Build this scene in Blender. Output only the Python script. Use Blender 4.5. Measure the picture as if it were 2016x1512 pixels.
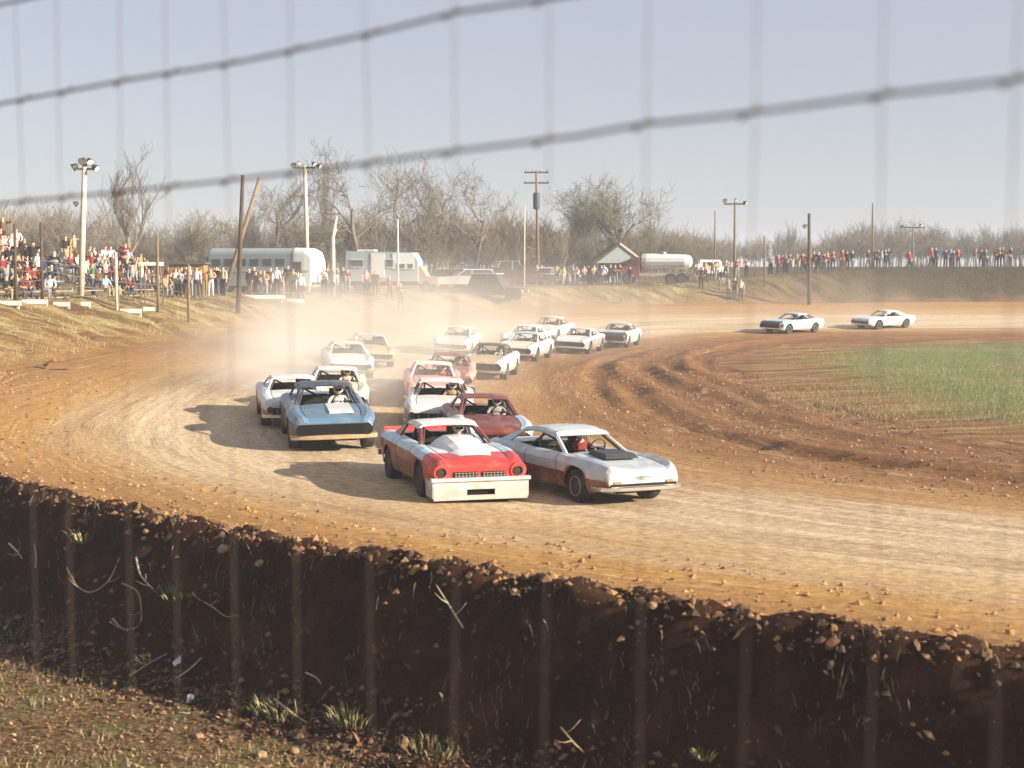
import bpy, bmesh, math, random
import numpy as np
from math import radians, sin, cos, pi, sqrt, atan2
from mathutils import Vector, Matrix, noise
from mathutils.bvhtree import BVHTree

random.seed(7)
rng = np.random.default_rng(7)
for o in list(bpy.data.objects):
    bpy.data.objects.remove(o)
scene = bpy.context.scene
COL = scene.collection

# ---------------------------------------------------------------- camera, light, exposure
F_PX, CX, CY, HORIZON = 2800.0, 1008.0, 756.0, 525.0
CAM = Vector((0.0, 0.0, 4.15))
PITCH = math.atan((CY - HORIZON) / F_PX)
cam_data = bpy.data.cameras.new('camera')
cam_data.sensor_width = 36.0
cam_data.lens = F_PX / 2016.0 * 36.0
cam_data.clip_start = 0.05
cam_data.clip_end = 6000.0
cam_data.dof.use_dof = True
cam_data.dof.focus_distance = 40.0
cam_data.dof.aperture_fstop = 1.8
cam = bpy.data.objects.new('camera', cam_data)
cam.location = CAM
cam.rotation_euler = (pi / 2 - PITCH, 0, 0)
COL.objects.link(cam)
scene.camera = cam

SUN_TO = Vector((0.940, -0.342, 0)).normalized()
SUN_EL = radians(20.5)
world = bpy.data.worlds.new('World')
scene.world = world
world.use_nodes = True
wn = world.node_tree
wn.nodes.clear()
sky = wn.nodes.new('ShaderNodeTexSky')
sky.sky_type = 'NISHITA'
sky.sun_disc = False
sky.sun_elevation = SUN_EL
# sun_rotation: 0 puts the sun on +Y, positive turns it clockwise seen from above
sky.sun_rotation = atan2(SUN_TO.x, SUN_TO.y)
sky.altitude = 200
sky.air_density = 1.0
sky.dust_density = 1.0
sky.ozone_density = 1.6
bg = wn.nodes.new('ShaderNodeBackground')
bg.inputs['Strength'].default_value = 0.05
wo = wn.nodes.new('ShaderNodeOutputWorld')
veil = wn.nodes.new('ShaderNodeMix')      # thin high cloud: an even pale veil over the whole sky
veil.data_type = 'RGBA'
veil.inputs['Factor'].default_value = 0.62
veil.inputs['B'].default_value = (5.4, 5.45, 6.2, 1.0)
wn.links.new(sky.outputs[0], veil.inputs['A'])
wn.links.new(veil.outputs['Result'], bg.inputs[0])
wn.links.new(bg.outputs[0], wo.inputs[0])

sun_data = bpy.data.lights.new('sun', 'SUN')
sun_data.energy = 5.0
sun_data.angle = radians(0.6)
sun_data.color = (1.0, 0.91, 0.77)
sun = bpy.data.objects.new('sun', sun_data)
sd = Vector((SUN_TO.x * cos(SUN_EL), SUN_TO.y * cos(SUN_EL), sin(SUN_EL)))
sun.rotation_euler = sd.to_track_quat('Z', 'Y').to_euler()
sun.location = (40, -20, 30)
COL.objects.link(sun)

scene.view_settings.view_transform = 'Standard'
scene.view_settings.look = 'None'
scene.view_settings.gamma = 1.0
scene.view_settings.use_curve_mapping = False
scene.view_settings.exposure = 1.22
scene.cycles.volume_step_rate = 2.0
scene.cycles.volume_max_steps = 128
scene.cycles.volume_bounces = 1
scene.cycles.max_bounces = 6
scene.cycles.use_denoising = True

# ---------------------------------------------------------------- helpers
def rgb(h):
    return tuple(h) + (1.0,)

MATS = {}
def mat(name, col, rough=0.7, metal=0.0, var=0.15, scale=6.0, bump=0.0, bscale=40.0, dirt=0.0, dirt_col=(0.34, 0.22, 0.12), spec=0.5, coat=0.0):
    """paint / wood / cloth: a base colour broken by noise, optional dirt splashes and fine relief"""
    if name in MATS:
        return MATS[name]
    m = bpy.data.materials.new(name)
    m.use_nodes = True
    nt = m.node_tree
    b = nt.nodes['Principled BSDF']
    b.inputs['Roughness'].default_value = rough
    b.inputs['Metallic'].default_value = metal
    b.inputs['Specular IOR Level'].default_value = spec
    b.inputs['Coat Weight'].default_value = coat
    tc = nt.nodes.new('ShaderNodeTexCoord')
    n = nt.nodes.new('ShaderNodeTexNoise')
    n.inputs['Scale'].default_value = scale
    n.inputs['Detail'].default_value = 5.0
    nt.links.new(tc.outputs['Object'], n.inputs['Vector'])
    r = nt.nodes.new('ShaderNodeMapRange')
    r.inputs['From Min'].default_value = 0.3
    r.inputs['From Max'].default_value = 0.7
    r.inputs['To Min'].default_value = 1.0 - var
    r.inputs['To Max'].default_value = 1.0 + var * 0.6
    nt.links.new(n.outputs['Fac'], r.inputs['Value'])
    mx = nt.nodes.new('ShaderNodeVectorMath')
    mx.operation = 'SCALE'
    mx.inputs[0].default_value = col
    nt.links.new(r.outputs[0], mx.inputs['Scale'])
    out = mx.outputs[0]
    if dirt > 0:
        n2 = nt.nodes.new('ShaderNodeTexNoise')
        n2.inputs['Scale'].default_value = 3.2
        n2.inputs['Detail'].default_value = 8.0
        n2.inputs['Roughness'].default_value = 0.7
        nt.links.new(tc.outputs['Object'], n2.inputs['Vector'])
        r2 = nt.nodes.new('ShaderNodeMapRange')
        r2.inputs['From Min'].default_value = 0.62 - 0.3 * dirt
        r2.inputs['From Max'].default_value = 0.80 - 0.15 * dirt
        r2.inputs['To Max'].default_value = min(1.0, 0.35 + 0.6 * dirt)
        nt.links.new(n2.outputs['Fac'], r2.inputs['Value'])
        mm = nt.nodes.new('ShaderNodeMix')
        mm.data_type = 'RGBA'
        nt.links.new(r2.outputs[0], mm.inputs['Factor'])
        nt.links.new(out, mm.inputs['A'])
        mm.inputs['B'].default_value = rgb(dirt_col)
        out = mm.outputs['Result']
    nt.links.new(out, b.inputs['Base Color'])
    if bump > 0:
        n3 = nt.nodes.new('ShaderNodeTexNoise')
        n3.inputs['Scale'].default_value = bscale
        n3.inputs['Detail'].default_value = 4.0
        nt.links.new(tc.outputs['Object'], n3.inputs['Vector'])
        bp = nt.nodes.new('ShaderNodeBump')
        bp.inputs['Strength'].default_value = bump
        bp.inputs['Distance'].default_value = 0.02
        nt.links.new(n3.outputs['Fac'], bp.inputs['Height'])
        nt.links.new(bp.outputs[0], b.inputs['Normal'])
    MATS[name] = m
    return m

class MB:
    """collects faces with material slots; build() links them as ONE mesh object"""
    def __init__(self):
        self.v, self.f, self.m = [], [], []
    def add(self, vs, fs, mi=0):
        b = len(self.v)
        self.v += [tuple(p) for p in vs]
        for q in fs:
            self.f.append(tuple(b + i for i in q))
            self.m.append(mi)
        return self
    def box(self, c, s, mi=0, rot=None, taper=1.0):
        cx, cy, cz = c
        hx, hy, hz = s[0] / 2, s[1] / 2, s[2] / 2
        vs = []
        for z in (-hz, hz):
            k = taper if z > 0 else 1.0
            for x, y in ((-hx, -hy), (hx, -hy), (hx, hy), (-hx, hy)):
                p = Vector((x * k, y * k, z))
                if rot is not None:
                    p = rot @ p
                vs.append((p.x + cx, p.y + cy, p.z + cz))
        return self.add(vs, [(3, 2, 1, 0), (4, 5, 6, 7), (0, 1, 5, 4), (1, 2, 6, 5), (2, 3, 7, 6), (3, 0, 4, 7)], mi)
    def tube(self, path, rad, n=6, mi=0, cap=True):
        path = [Vector(p) for p in path]
        if not hasattr(rad, '__len__'):
            rad = [rad] * len(path)
        rings, fs, vs = [], [], []
        for i, p in enumerate(path):
            t = (path[min(i + 1, len(path) - 1)] - path[max(i - 1, 0)])
            if t.length < 1e-9:
                t = Vector((0, 0, 1))
            t.normalize()
            a = Vector((0, 0, 1)) if abs(t.z) < 0.9 else Vector((1, 0, 0))
            e1 = t.cross(a).normalized()
            e2 = t.cross(e1)
            for k in range(n):
                q = 2 * pi * k / n
                vs.append(p + (e1 * cos(q) + e2 * sin(q)) * rad[i])
        for i in range(len(path) - 1):
            for k in range(n):
                k2 = (k + 1) % n
                fs.append((i * n + k, (i + 1) * n + k, (i + 1) * n + k2, i * n + k2))
        if cap:
            fs.append(tuple(range(n)))
            fs.append(tuple((len(path) - 1) * n + k for k in reversed(range(n))))
        return self.add(vs, fs, mi)
    def lathe(self, prof, axis='z', c=(0, 0, 0), n=16, mi=0):
        vs, fs = [], []
        for (r, h) in prof:
            for k in range(n):
                q = 2 * pi * k / n
                if axis == 'z':
                    p = (r * cos(q), r * sin(q), h)
                elif axis == 'y':
                    p = (r * cos(q), h, r * sin(q))
                else:
                    p = (h, r * cos(q), r * sin(q))
                vs.append((p[0] + c[0], p[1] + c[1], p[2] + c[2]))
        for i in range(len(prof) - 1):
            for k in range(n):
                k2 = (k + 1) % n
                fs.append((i * n + k, i * n + k2, (i + 1) * n + k2, (i + 1) * n + k))
        fs.append(tuple(reversed(range(n))))
        fs.append(tuple((len(prof) - 1) * n + k for k in range(n)))
        return self.add(vs, fs, mi)
    def prism(self, poly, d0, d1, axis='y', mi=0):
        """polygon in the plane square to axis, run from d0 to d1"""
        def P(a, b, d):
            return (a, d, b) if axis == 'y' else ((d, a, b) if axis == 'x' else (a, b, d))
        n = len(poly)
        vs = [P(a, b, d0) for a, b in poly] + [P(a, b, d1) for a, b in poly]
        fs = [tuple(range(n)), tuple(reversed(range(n, 2 * n)))]
        for i in range(n):
            j = (i + 1) % n
            fs.append((i, n + i, n + j, j))
        return self.add(vs, fs, mi)
    def slab(self, q0, q1, mi=0):
        """closed solid between two matching quads"""
        n = len(q0)
        vs = list(q0) + list(q1)
        fs = [tuple(range(n)), tuple(reversed(range(n, 2 * n)))]
        for i in range(n):
            j = (i + 1) % n
            fs.append((i, n + i, n + j, j))
        return self.add(vs, fs, mi)
    def mesh(self, name, mats, smooth=False, fix=True):
        me = bpy.data.meshes.new(name)
        me.from_pydata(self.v, [], self.f)
        for m in mats:
            me.materials.append(m)
        me.polygons.foreach_set('material_index', self.m)
        if fix:
            bm = bmesh.new()
            bm.from_mesh(me)
            bmesh.ops.recalc_face_normals(bm, faces=bm.faces)
            bm.to_mesh(me)
            bm.free()
        me.polygons.foreach_set('use_smooth', [bool(smooth)] * len(me.polygons))
        me.update()
        if smooth and smooth is not True:
            me.set_sharp_from_angle(angle=radians(smooth))
        return me
    def build(self, name, mats, parent=None, smooth=False, fix=True):
        if not isinstance(mats, (list, tuple)):
            mats = [mats]
        return link(name, self.mesh(name, mats, smooth, fix), parent)

def link(name, data, parent=None):
    o = bpy.data.objects.new(name, data)
    COL.objects.link(o)
    if parent is not None:
        o.parent = parent
    return o

def tag(o, label, cat, group=None, kind=None):
    o['label'] = label
    o['category'] = cat
    if group:
        o['group'] = group
    if kind:
        o['kind'] = kind
    return o

def empty(name, loc, rz=0.0):
    o = bpy.data.objects.new(name, None)
    o.empty_display_size = 0.3
    o.location = loc
    o.rotation_euler = (0, 0, rz)
    COL.objects.link(o)
    return o

def copy_tree(o, parent=None):
    c = o.copy()
    COL.objects.link(c)
    if parent is not None:
        c.parent = parent
    for ch in o.children:
        copy_tree(ch, c)
    return c

def np_mesh(name, V, Fq, mats, mi=None, smooth=False):
    """fast mesh from numpy arrays: V (n,3), Fq (m,k)"""
    V = np.asarray(V, dtype=np.float32)
    Fq = np.asarray(Fq, dtype=np.int32)
    me = bpy.data.meshes.new(name)
    k = Fq.shape[1]
    me.vertices.add(len(V))
    me.vertices.foreach_set('co', V.ravel())
    me.loops.add(Fq.size)
    me.loops.foreach_set('vertex_index', Fq.ravel())
    me.polygons.add(len(Fq))
    me.polygons.foreach_set('loop_start', np.arange(0, Fq.size, k, dtype=np.int32))
    me.polygons.foreach_set('loop_total', np.full(len(Fq), k, dtype=np.int32))
    for m in mats:
        me.materials.append(m)
    if mi is not None:
        me.polygons.foreach_set('material_index', np.asarray(mi, dtype=np.int32))
    me.polygons.foreach_set('use_smooth', np.full(len(Fq), smooth, dtype=bool))
    me.update(calc_edges=True)
    me.validate()
    return me

def sstep(a, b, x):
    t = np.clip((np.asarray(x, dtype=float) - a) / (b - a), 0, 1)
    return t * t * (3 - 2 * t)

def lerp(a, b, t):
    return a + (b - a) * t

# ---------------------------------------------------------------- the lie of the land
# matching points of the inner and outer edge of the dirt oval (camera stands at 0, 0 and looks along +Y)
INNER = [(320, 93), (120, 92), (60, 91), (32, 89), (15, 84), (6.8, 74), (3.2, 64), (2.0, 54), (1.8, 45), (2.2, 38), (3.4, 32.6), (5.6, 28.8), (10, 24.6), (24, 15), (48, -3), (150, -80)]
OUTER = [(320, 116), (120, 114.5), (60, 113.5), (33, 111), (10, 104.5), (-5, 92), (-11, 77), (-14, 60), (-15.6, 46), (-15.6, 36), (-13, 28.8), (-9.3, 24.4), (-1.6, 17.7), (9, 10.4), (33, -7), (135, -84)]
#         0    1    2    3    4    5    6    7    8    9   10   11   12   13   14   15
Z_EDGE = [1.4, 1.4, 1.4, 1.4, 1.3, 1.2, 1.1, 1.0, 0.9, 0.8, 0.65, 0.5, 0.45, 0.4, 0.4, 0.4]
Z_TOP = [4.2, 4.2, 4.2, 4.1, 2.7, 2.4, 2.5, 2.8, 2.9, 2.6, 2.0, 1.6, 1.6, 1.6, 1.6, 1.6]
RUN = [6.0, 6.0, 6.0, 6.0, 6.5, 6.5, 6.0, 7.0, 8.0, 8.0, 8.0, 8.0, 8.0, 8.0, 8.0, 8.0]

def catmull(P, ks):
    P = np.asarray(P, dtype=float)
    if P.ndim == 1:
        P = P[:, None]
    n = len(P)
    out = []
    for k in ks:
        i = int(min(max(math.floor(k), 0), n - 2))
        t = k - i
        p0, p1, p2, p3 = P[max(i - 1, 0)], P[i], P[i + 1], P[min(i + 2, n - 1)]
        d1 = np.linalg.norm(p2 - p1)
        # centripetal-ish tangents keep unequal spacing from overshooting
        m1 = (p2 - p0) * (d1 / max(1e-6, np.linalg.norm(p1 - p0) + d1)) if i > 0 else (p2 - p1)
        m2 = (p3 - p1) * (d1 / max(1e-6, np.linalg.norm(p3 - p2) + d1)) if i + 2 < n else (p2 - p1)
        t2, t3 = t * t, t * t * t
        out.append((2 * t3 - 3 * t2 + 1) * p1 + (t3 - 2 * t2 + t) * m1 + (-2 * t3 + 3 * t2) * p2 + (t3 - t2) * m2)
    return np.array(out)

_k = np.linspace(0, 15, 6001)
_o = catmull(OUTER, _k)
_len = np.concatenate([[0], np.cumsum(np.linalg.norm(np.diff(_o, axis=0), axis=1))])
def k_at(u):
    return np.interp(u, _len, _k)
def u_at(k):
    return float(np.interp(k, _k, _len))
def interp_knots(arr, ks):
    x = np.clip(np.asarray(ks), 0, 15)
    i = np.clip(np.floor(x).astype(int), 0, 14)
    t = x - i
    t = t * t * (3 - 2 * t)
    a = np.asarray(arr)
    return a[i] * (1 - t) + a[i + 1] * t

def fbm(x, y, z, sc, oct=4):
    return noise.fractal(Vector((x * sc, y * sc, z * sc)), 0.9, 2.1, oct)

def near_w(k):
    return sstep(9.4, 10.5, k)

def outside_z(k, off):
    """height outside the track edge: an earth bank up to the spectators on the left and far side, a cut bank down to the camera's side"""
    zo = interp_knots(Z_EDGE, k)
    zt = interp_knots(Z_TOP, k)
    run = interp_knots(RUN, k)
    far = zo + (zt - zo) * sstep(-0.12, 1.0, off / run) - (zt - zo) * 0.028
    x = [0, 0.35, 0.65, 0.95, 1.7, 2.05, 2.6, 4.5, 30, 2000]
    y = [0.0, 0.22, 0.16, -0.25, -1.42, -1.62, -1.70, -1.78, -1.8, -1.8]
    nr = zo + np.interp(off, x, y)
    w = near_w(k)
    return far * (1 - w) + nr * w

def strip(us, rows, pos):
    """grid along the track; pos(k, row, I, O, d) gives (n,3) points for a row"""
    ks = k_at(us)
    I = catmull(INNER, ks)
    O = catmull(OUTER, ks)
    d = O - I
    W = np.linalg.norm(d, axis=1)
    d = d / W[:, None]
    V, A, B = [], [], []
    for r in rows:
        p, t = pos(ks, r, I, O, d, W)
        V.append(p)
        A.append(np.stack([us, np.full(len(us), 0.0)], 1))
        B.append(t)
    V = np.stack(V, 1)             # (nu, nr, 3)
    return ks, V, np.stack(A, 1), np.stack(B, 1)

def grid_object(name, V, uv1, uv2, m, kind='structure', parent=None):
    nu, nr = V.shape[:2]
    idx = np.arange(nu * nr).reshape(nu, nr)
    F = np.stack([idx[:-1, :-1], idx[:-1, 1:], idx[1:, 1:], idx[1:, :-1]], -1).reshape(-1, 4)
    # normals up
    a, b, c = V.reshape(-1, 3)[F[:, 0]], V.reshape(-1, 3)[F[:, 1]], V.reshape(-1, 3)[F[:, 2]]
    if np.median(np.cross(b - a, c - a)[:, 2]) < 0:
        F = F[:, ::-1]
    me = np_mesh(name, V.reshape(-1, 3), F, [m], smooth=True)
    li = np.empty(len(me.loops), dtype=np.int32)
    me.loops.foreach_get('vertex_index', li)
    for nm, uv in (('along', uv1), ('across', uv2)):
        l = me.uv_layers.new(name=nm)
        l.data.foreach_set('uv', uv.reshape(-1, 2)[li].astype(np.float32).ravel())
    o = link(name, me, parent)
    o['kind'] = kind
    return o, V.reshape(-1, 3), F

def nodes(name):
    m = bpy.data.materials.new(name)
    m.use_nodes = True
    nt = m.node_tree
    b = nt.nodes['Principled BSDF']
    b.inputs['Roughness'].default_value = 0.95
    b.inputs['Specular IOR Level'].default_value = 0.15
    return m, nt, b

def N(nt, kind, **kw):
    n = nt.nodes.new(kind)
    for k, v in kw.items():
        if k in ('operation', 'data_type', 'blend_type', 'uv_map', 'interpolation_type', 'feature', 'distance'):
            setattr(n, k, v)
        else:
            n.inputs[k.replace('_', ' ')].default_value = v
    return n

def ramp(nt, src, stops, interp='LINEAR'):
    r = nt.nodes.new('ShaderNodeValToRGB')
    r.color_ramp.interpolation = interp
    e = r.color_ramp.elements
    e[0].position, e[0].color = stops[0][0], rgb(stops[0][1])
    e[1].position, e[1].color = stops[-1][0], rgb(stops[-1][1])
    for p, c in stops[1:-1]:
        x = e.new(p)
        x.color = rgb(c)
    nt.links.new(src, r.inputs[0])
    return r.outputs[0]

def mixc(nt, fac, a, b, blend='MIX'):
    m = nt.nodes.new('ShaderNodeMix')
    m.data_type = 'RGBA'
    m.blend_type = blend
    for s, i in ((fac, 'Factor'), (a, 'A'), (b, 'B')):
        if hasattr(s, 'links'):
            nt.links.new(s, m.inputs[i])
        elif isinstance(s, (int, float)):
            m.inputs[i].default_value = s
        else:
            m.inputs[i].default_value = rgb(s)
    return m.outputs['Result']

def mapping(nt, src, sc, rot=(0, 0, 0)):
    mp = nt.nodes.new('ShaderNodeMapping')
    mp.inputs['Scale'].default_value = sc
    mp.inputs['Rotation'].default_value = rot
    nt.links.new(src, mp.inputs['Vector'])
    return mp.outputs[0]

def nz(nt, vec, scale, detail=6, rough=0.6, dist=0.0):
    n = nt.nodes.new('ShaderNodeTexNoise')
    n.inputs['Scale'].default_value = scale
    n.inputs['Detail'].default_value = detail
    n.inputs['Roughness'].default_value = rough
    n.inputs['Distortion'].default_value = dist
    nt.links.new(vec, n.inputs['Vector'])
    return n.outputs['Fac']

def mth(nt, op, a, b=0.0, c=None, clamp=False):
    n = nt.nodes.new('ShaderNodeMath')
    n.operation = op
    n.use_clamp = clamp
    for i, s in enumerate((a, b) if c is None else (a, b, c)):
        if hasattr(s, 'links'):
            nt.links.new(s, n.inputs[i])
        else:
            n.inputs[i].default_value = s
    return n.outputs[0]

def mrange(nt, v, a, b, c=0.0, d=1.0):
    n = nt.nodes.new('ShaderNodeMapRange')
    n.inputs['From Min'].default_value = a
    n.inputs['From Max'].default_value = b
    n.inputs['To Min'].default_value = c
    n.inputs['To Max'].default_value = d
    nt.links.new(v, n.inputs['Value'])
    return n.outputs[0]

def bump(nt, b, h, strength, dist):
    bp = nt.nodes.new('ShaderNodeBump')
    bp.inputs['Strength'].default_value = strength
    bp.inputs['Distance'].default_value = dist
    nt.links.new(h, bp.inputs['Height'])
    nt.links.new(bp.outputs[0], b.inputs['Normal'])

# dirt of the racing surface: swept pale groove, ochre loose dirt outside it, dark clods along the inside
def dirt_material():
    m, nt, b = nodes('track dirt')
    uv = N(nt, 'ShaderNodeUVMap', uv_map='along').outputs[0]
    ac = N(nt, 'ShaderNodeUVMap', uv_map='across').outputs[0]
    tc = nt.nodes.new('ShaderNodeTexCoord').outputs['Object']
    sp = nt.nodes.new('ShaderNodeSeparateXYZ')
    nt.links.new(ac, sp.inputs[0])
    t, s = sp.outputs[0], sp.outputs[1]
    su = nt.nodes.new('ShaderNodeSeparateXYZ')
    nt.links.new(uv, su.inputs[0])
    cb = nt.nodes.new('ShaderNodeCombineXYZ')
    nt.links.new(su.outputs[0], cb.inputs[0])
    nt.links.new(s, cb.inputs[1])
    us = cb.outputs[0]
    streak = nz(nt, mapping(nt, us, (0.06, 0.9, 1)), 1.0, 8, 0.62, 0.8)
    streak2 = nz(nt, mapping(nt, us, (0.28, 3.6, 1)), 1.0, 6, 0.65, 0.9)
    broad = nz(nt, mapping(nt, us, (0.03, 0.22, 1)), 1.0, 4, 0.55, 0.6)
    grain = nz(nt, tc, 7.0, 7, 0.72)
    tt = mth(nt, 'ADD', t, mth(nt, 'MULTIPLY', mth(nt, 'SUBTRACT', broad, 0.5), 0.45))
    tt = mth(nt, 'ADD', tt, mth(nt, 'MULTIPLY', mth(nt, 'SUBTRACT', streak, 0.5), 0.22))
    tn = mrange(nt, tt, -0.6, 1.2)
    base = ramp(nt, tn, [(0.0, (0.15, 0.068, 0.03)), (0.24, (0.19, 0.088, 0.036)), (0.33, (0.27, 0.135, 0.055)), (0.42, (0.46, 0.27, 0.115)),
                         (0.52, (0.70, 0.57, 0.39)), (0.68, (0.68, 0.53, 0.335)), (0.79, (0.48, 0.27, 0.085)), (0.90, (0.34, 0.175, 0.06)), (1.0, (0.26, 0.125, 0.045))])
    k = mrange(nt, streak, 0.28, 0.74, 0.0, 1.0)
    base = mixc(nt, mth(nt, 'MULTIPLY', mth(nt, 'SUBTRACT', 1.0, k), 0.75), base, (0.25, 0.125, 0.048))
    k2 = mrange(nt, streak2, 0.56, 0.80)
    base = mixc(nt, mth(nt, 'MULTIPLY', k2, 0.5), base, (0.72, 0.60, 0.42))
    k3 = mrange(nt, streak2, 0.24, 0.42, 1.0, 0.0)
    base = mixc(nt, mth(nt, 'MULTIPLY', k3, 0.65), base, (0.15, 0.072, 0.03))
    g = mrange(nt, grain, 0.35, 0.66, 0.62, 1.22)
    vm = nt.nodes.new('ShaderNodeVectorMath')
    vm.operation = 'SCALE'
    nt.links.new(base, vm.inputs[0])
    nt.links.new(g, vm.inputs['Scale'])
    nt.links.new(vm.outputs[0], b.inputs['Base Color'])
    h = mth(nt, 'ADD', mth(nt, 'MULTIPLY', grain, 0.5), mth(nt, 'MULTIPLY', streak2, 0.8))
    bump(nt, b, h, 0.8, 0.06)
    return m

def bank_material():
    """straw and weeds over brown earth; the far straight's bank carries darker growth"""
    m, nt, b = nodes('weedy bank')
    uv = N(nt, 'ShaderNodeUVMap', uv_map='along').outputs[0]
    ac = N(nt, 'ShaderNodeUVMap', uv_map='across').outputs[0]
    tc = nt.nodes.new('ShaderNodeTexCoord').outputs['Object']
    sp = nt.nodes.new('ShaderNodeSeparateXYZ')
    nt.links.new(ac, sp.inputs[0])
    kk, off = sp.outputs[0], sp.outputs[1]
    su = nt.nodes.new('ShaderNodeSeparateXYZ')
    nt.links.new(uv, su.inputs[0])
    cb = nt.nodes.new('ShaderNodeCombineXYZ')
    nt.links.new(su.outputs[0], cb.inputs[0])
    nt.links.new(off, cb.inputs[1])
    us = cb.outputs[0]
    diag = nz(nt, mapping(nt, mapping(nt, us, (1, 1, 1), (0, 0, radians(28))), (1.1, 0.14, 1)), 1.0, 7, 0.68, 0.6)
    patch = nz(nt, tc, 0.35, 5, 0.6)
    fine = nz(nt, tc, 5.0, 6, 0.7)
    c = ramp(nt, diag, [(0.38, (0.10, 0.048, 0.02)), (0.46, (0.20, 0.11, 0.042)), (0.53, (0.30, 0.22, 0.09)), (0.66, (0.42, 0.33, 0.155))])
    c = mixc(nt, mth(nt, 'MULTIPLY', mrange(nt, patch, 0.46, 0.66), 0.4), c, (0.19, 0.165, 0.062))
    # bare earth at the foot
    foot = mth(nt, 'ADD', off, mth(nt, 'MULTIPLY', mth(nt, 'SUBTRACT', patch, 0.5), 5.0))
    c = mixc(nt, mrange(nt, foot, 0.4, 3.0, 1.0, 0.0), c, (0.31, 0.17, 0.06))
    dark = ramp(nt, fine, [(0.3, (0.028, 0.02, 0.012)), (0.55, (0.06, 0.045, 0.022)), (0.8, (0.13, 0.09, 0.045))])
    dark = mixc(nt, mrange(nt, foot, 0.3, 1.6, 1.0, 0.0), dark, (0.19, 0.10, 0.045))
    c = mixc(nt, mrange(nt, kk, 3.05, 3.9, 1.0, 0.0), c, dark)
    vm = nt.nodes.new('ShaderNodeVectorMath')
    vm.operation = 'SCALE'
    nt.links.new(c, vm.inputs[0])
    nt.links.new(mrange(nt, fine, 0.3, 0.7, 0.6, 1.2), vm.inputs['Scale'])
    nt.links.new(vm.outputs[0], b.inputs['Base Color'])
    bump(nt, b, mth(nt, 'ADD', fine, diag), 0.9, 0.12)
    return m

def soil_material():
    m, nt, b = nodes('cut bank soil')
    tc = nt.nodes.new('ShaderNodeTexCoord').outputs['Object']
    a = nz(nt, tc, 1.2, 7, 0.65)
    f = nz(nt, tc, 14.0, 6, 0.7)
    c = ramp(nt, a, [(0.3, (0.026, 0.010, 0.005)), (0.55, (0.050, 0.020, 0.009)), (0.8, (0.105, 0.048, 0.02))])
    c = mixc(nt, mth(nt, 'MULTIPLY', mrange(nt, f, 0.62, 0.74), 0.45), c, (0.20, 0.11, 0.055))
    nt.links.new(c, b.inputs['Base Color'])
    bump(nt, b, mth(nt, 'ADD', a, f), 1.0, 0.06)
    return m

def litter_ground_material():
    m, nt, b = nodes('leaf strewn ground')
    tc = nt.nodes.new('ShaderNodeTexCoord').outputs['Object']
    a = nz(nt, tc, 0.8, 5, 0.6)
    f = nz(nt, tc, 9.0, 8, 0.78)
    c = ramp(nt, f, [(0.38, (0.035, 0.017, 0.008)), (0.48, (0.12, 0.065, 0.028)), (0.57, (0.22, 0.13, 0.058)), (0.68, (0.40, 0.27, 0.13))])
    c = mixc(nt, mth(nt, 'MULTIPLY', mrange(nt, a, 0.50, 0.66), 0.6), c, (0.12, 0.15, 0.05))
    nt.links.new(c, b.inputs['Base Color'])
    bump(nt, b, f, 1.0, 0.05)
    return m

def infield_material():
    m, nt, b = nodes('infield turf')
    ac = N(nt, 'ShaderNodeUVMap', uv_map='across').outputs[0]
    sp = nt.nodes.new('ShaderNodeSeparateXYZ')
    nt.links.new(ac, sp.inputs[0])
    dist = sp.outputs[0]
    tc = nt.nodes.new('ShaderNodeTexCoord').outputs['Object']
    a = nz(nt, mapping(nt, tc, (1, 1, 1), (0, 0, radians(35))), 0.22, 6, 0.6)
    st = nz(nt, mapping(nt, mapping(nt, tc, (1, 1, 1), (0, 0, radians(-25))), (0.12, 1.1, 1)), 1.0, 6, 0.65)
    f = nz(nt, tc, 6.0, 7, 0.75)
    grass = ramp(nt, f, [(0.25, (0.065, 0.075, 0.022)), (0.5, (0.16, 0.185, 0.06)), (0.75, (0.28, 0.30, 0.115))])
    grass = mixc(nt, mth(nt, 'MULTIPLY', mrange(nt, a, 0.48, 0.64), 0.7), grass, (0.27, 0.20, 0.085))
    dirt = ramp(nt, st, [(0.30, (0.11, 0.05, 0.022)), (0.5, (0.24, 0.125, 0.052)), (0.70, (0.42, 0.27, 0.125))])
    dirt = mixc(nt, mth(nt, 'MULTIPLY', mrange(nt, f, 0.55, 0.72), 0.5), dirt, (0.22, 0.16, 0.07))
    e = mth(nt, 'ADD', dist, mth(nt, 'MULTIPLY', mth(nt, 'SUBTRACT', a, 0.5), 5.0))
    e = mth(nt, 'ADD', e, mth(nt, 'MULTIPLY', mth(nt, 'SUBTRACT', st, 0.5), 6.0))
    c = mixc(nt, mrange(nt, e, 9.5, 13.0), dirt, grass)
    nt.links.new(c, b.inputs['Base Color'])
    bump(nt, b, mth(nt, 'ADD', f, st), 1.0, 0.12)
    return m

M_DIRT, M_BANK, M_SOIL, M_LITTER, M_INFIELD = dirt_material(), bank_material(), soil_material(), litter_ground_material(), infield_material()
BVH_V, BVH_F = [], []
def bvh_add(V, F):
    b = sum(len(x) for x in BVH_V)
    BVH_V.append(V)
    BVH_F.append(np.asarray(F) + b)

U10 = u_at(10.6)
U_A, U_B = u_at(2.0), u_at(14.0)
us_all = np.unique(np.concatenate([np.arange(0, U_A, 6.0), np.arange(U_A, u_at(5), 0.8), np.arange(u_at(5), u_at(9), 0.3), np.arange(u_at(9), u_at(13), 0.22), np.arange(u_at(13), U_B, 0.8), np.arange(U_B, u_at(15), 6.0)]))

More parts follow.
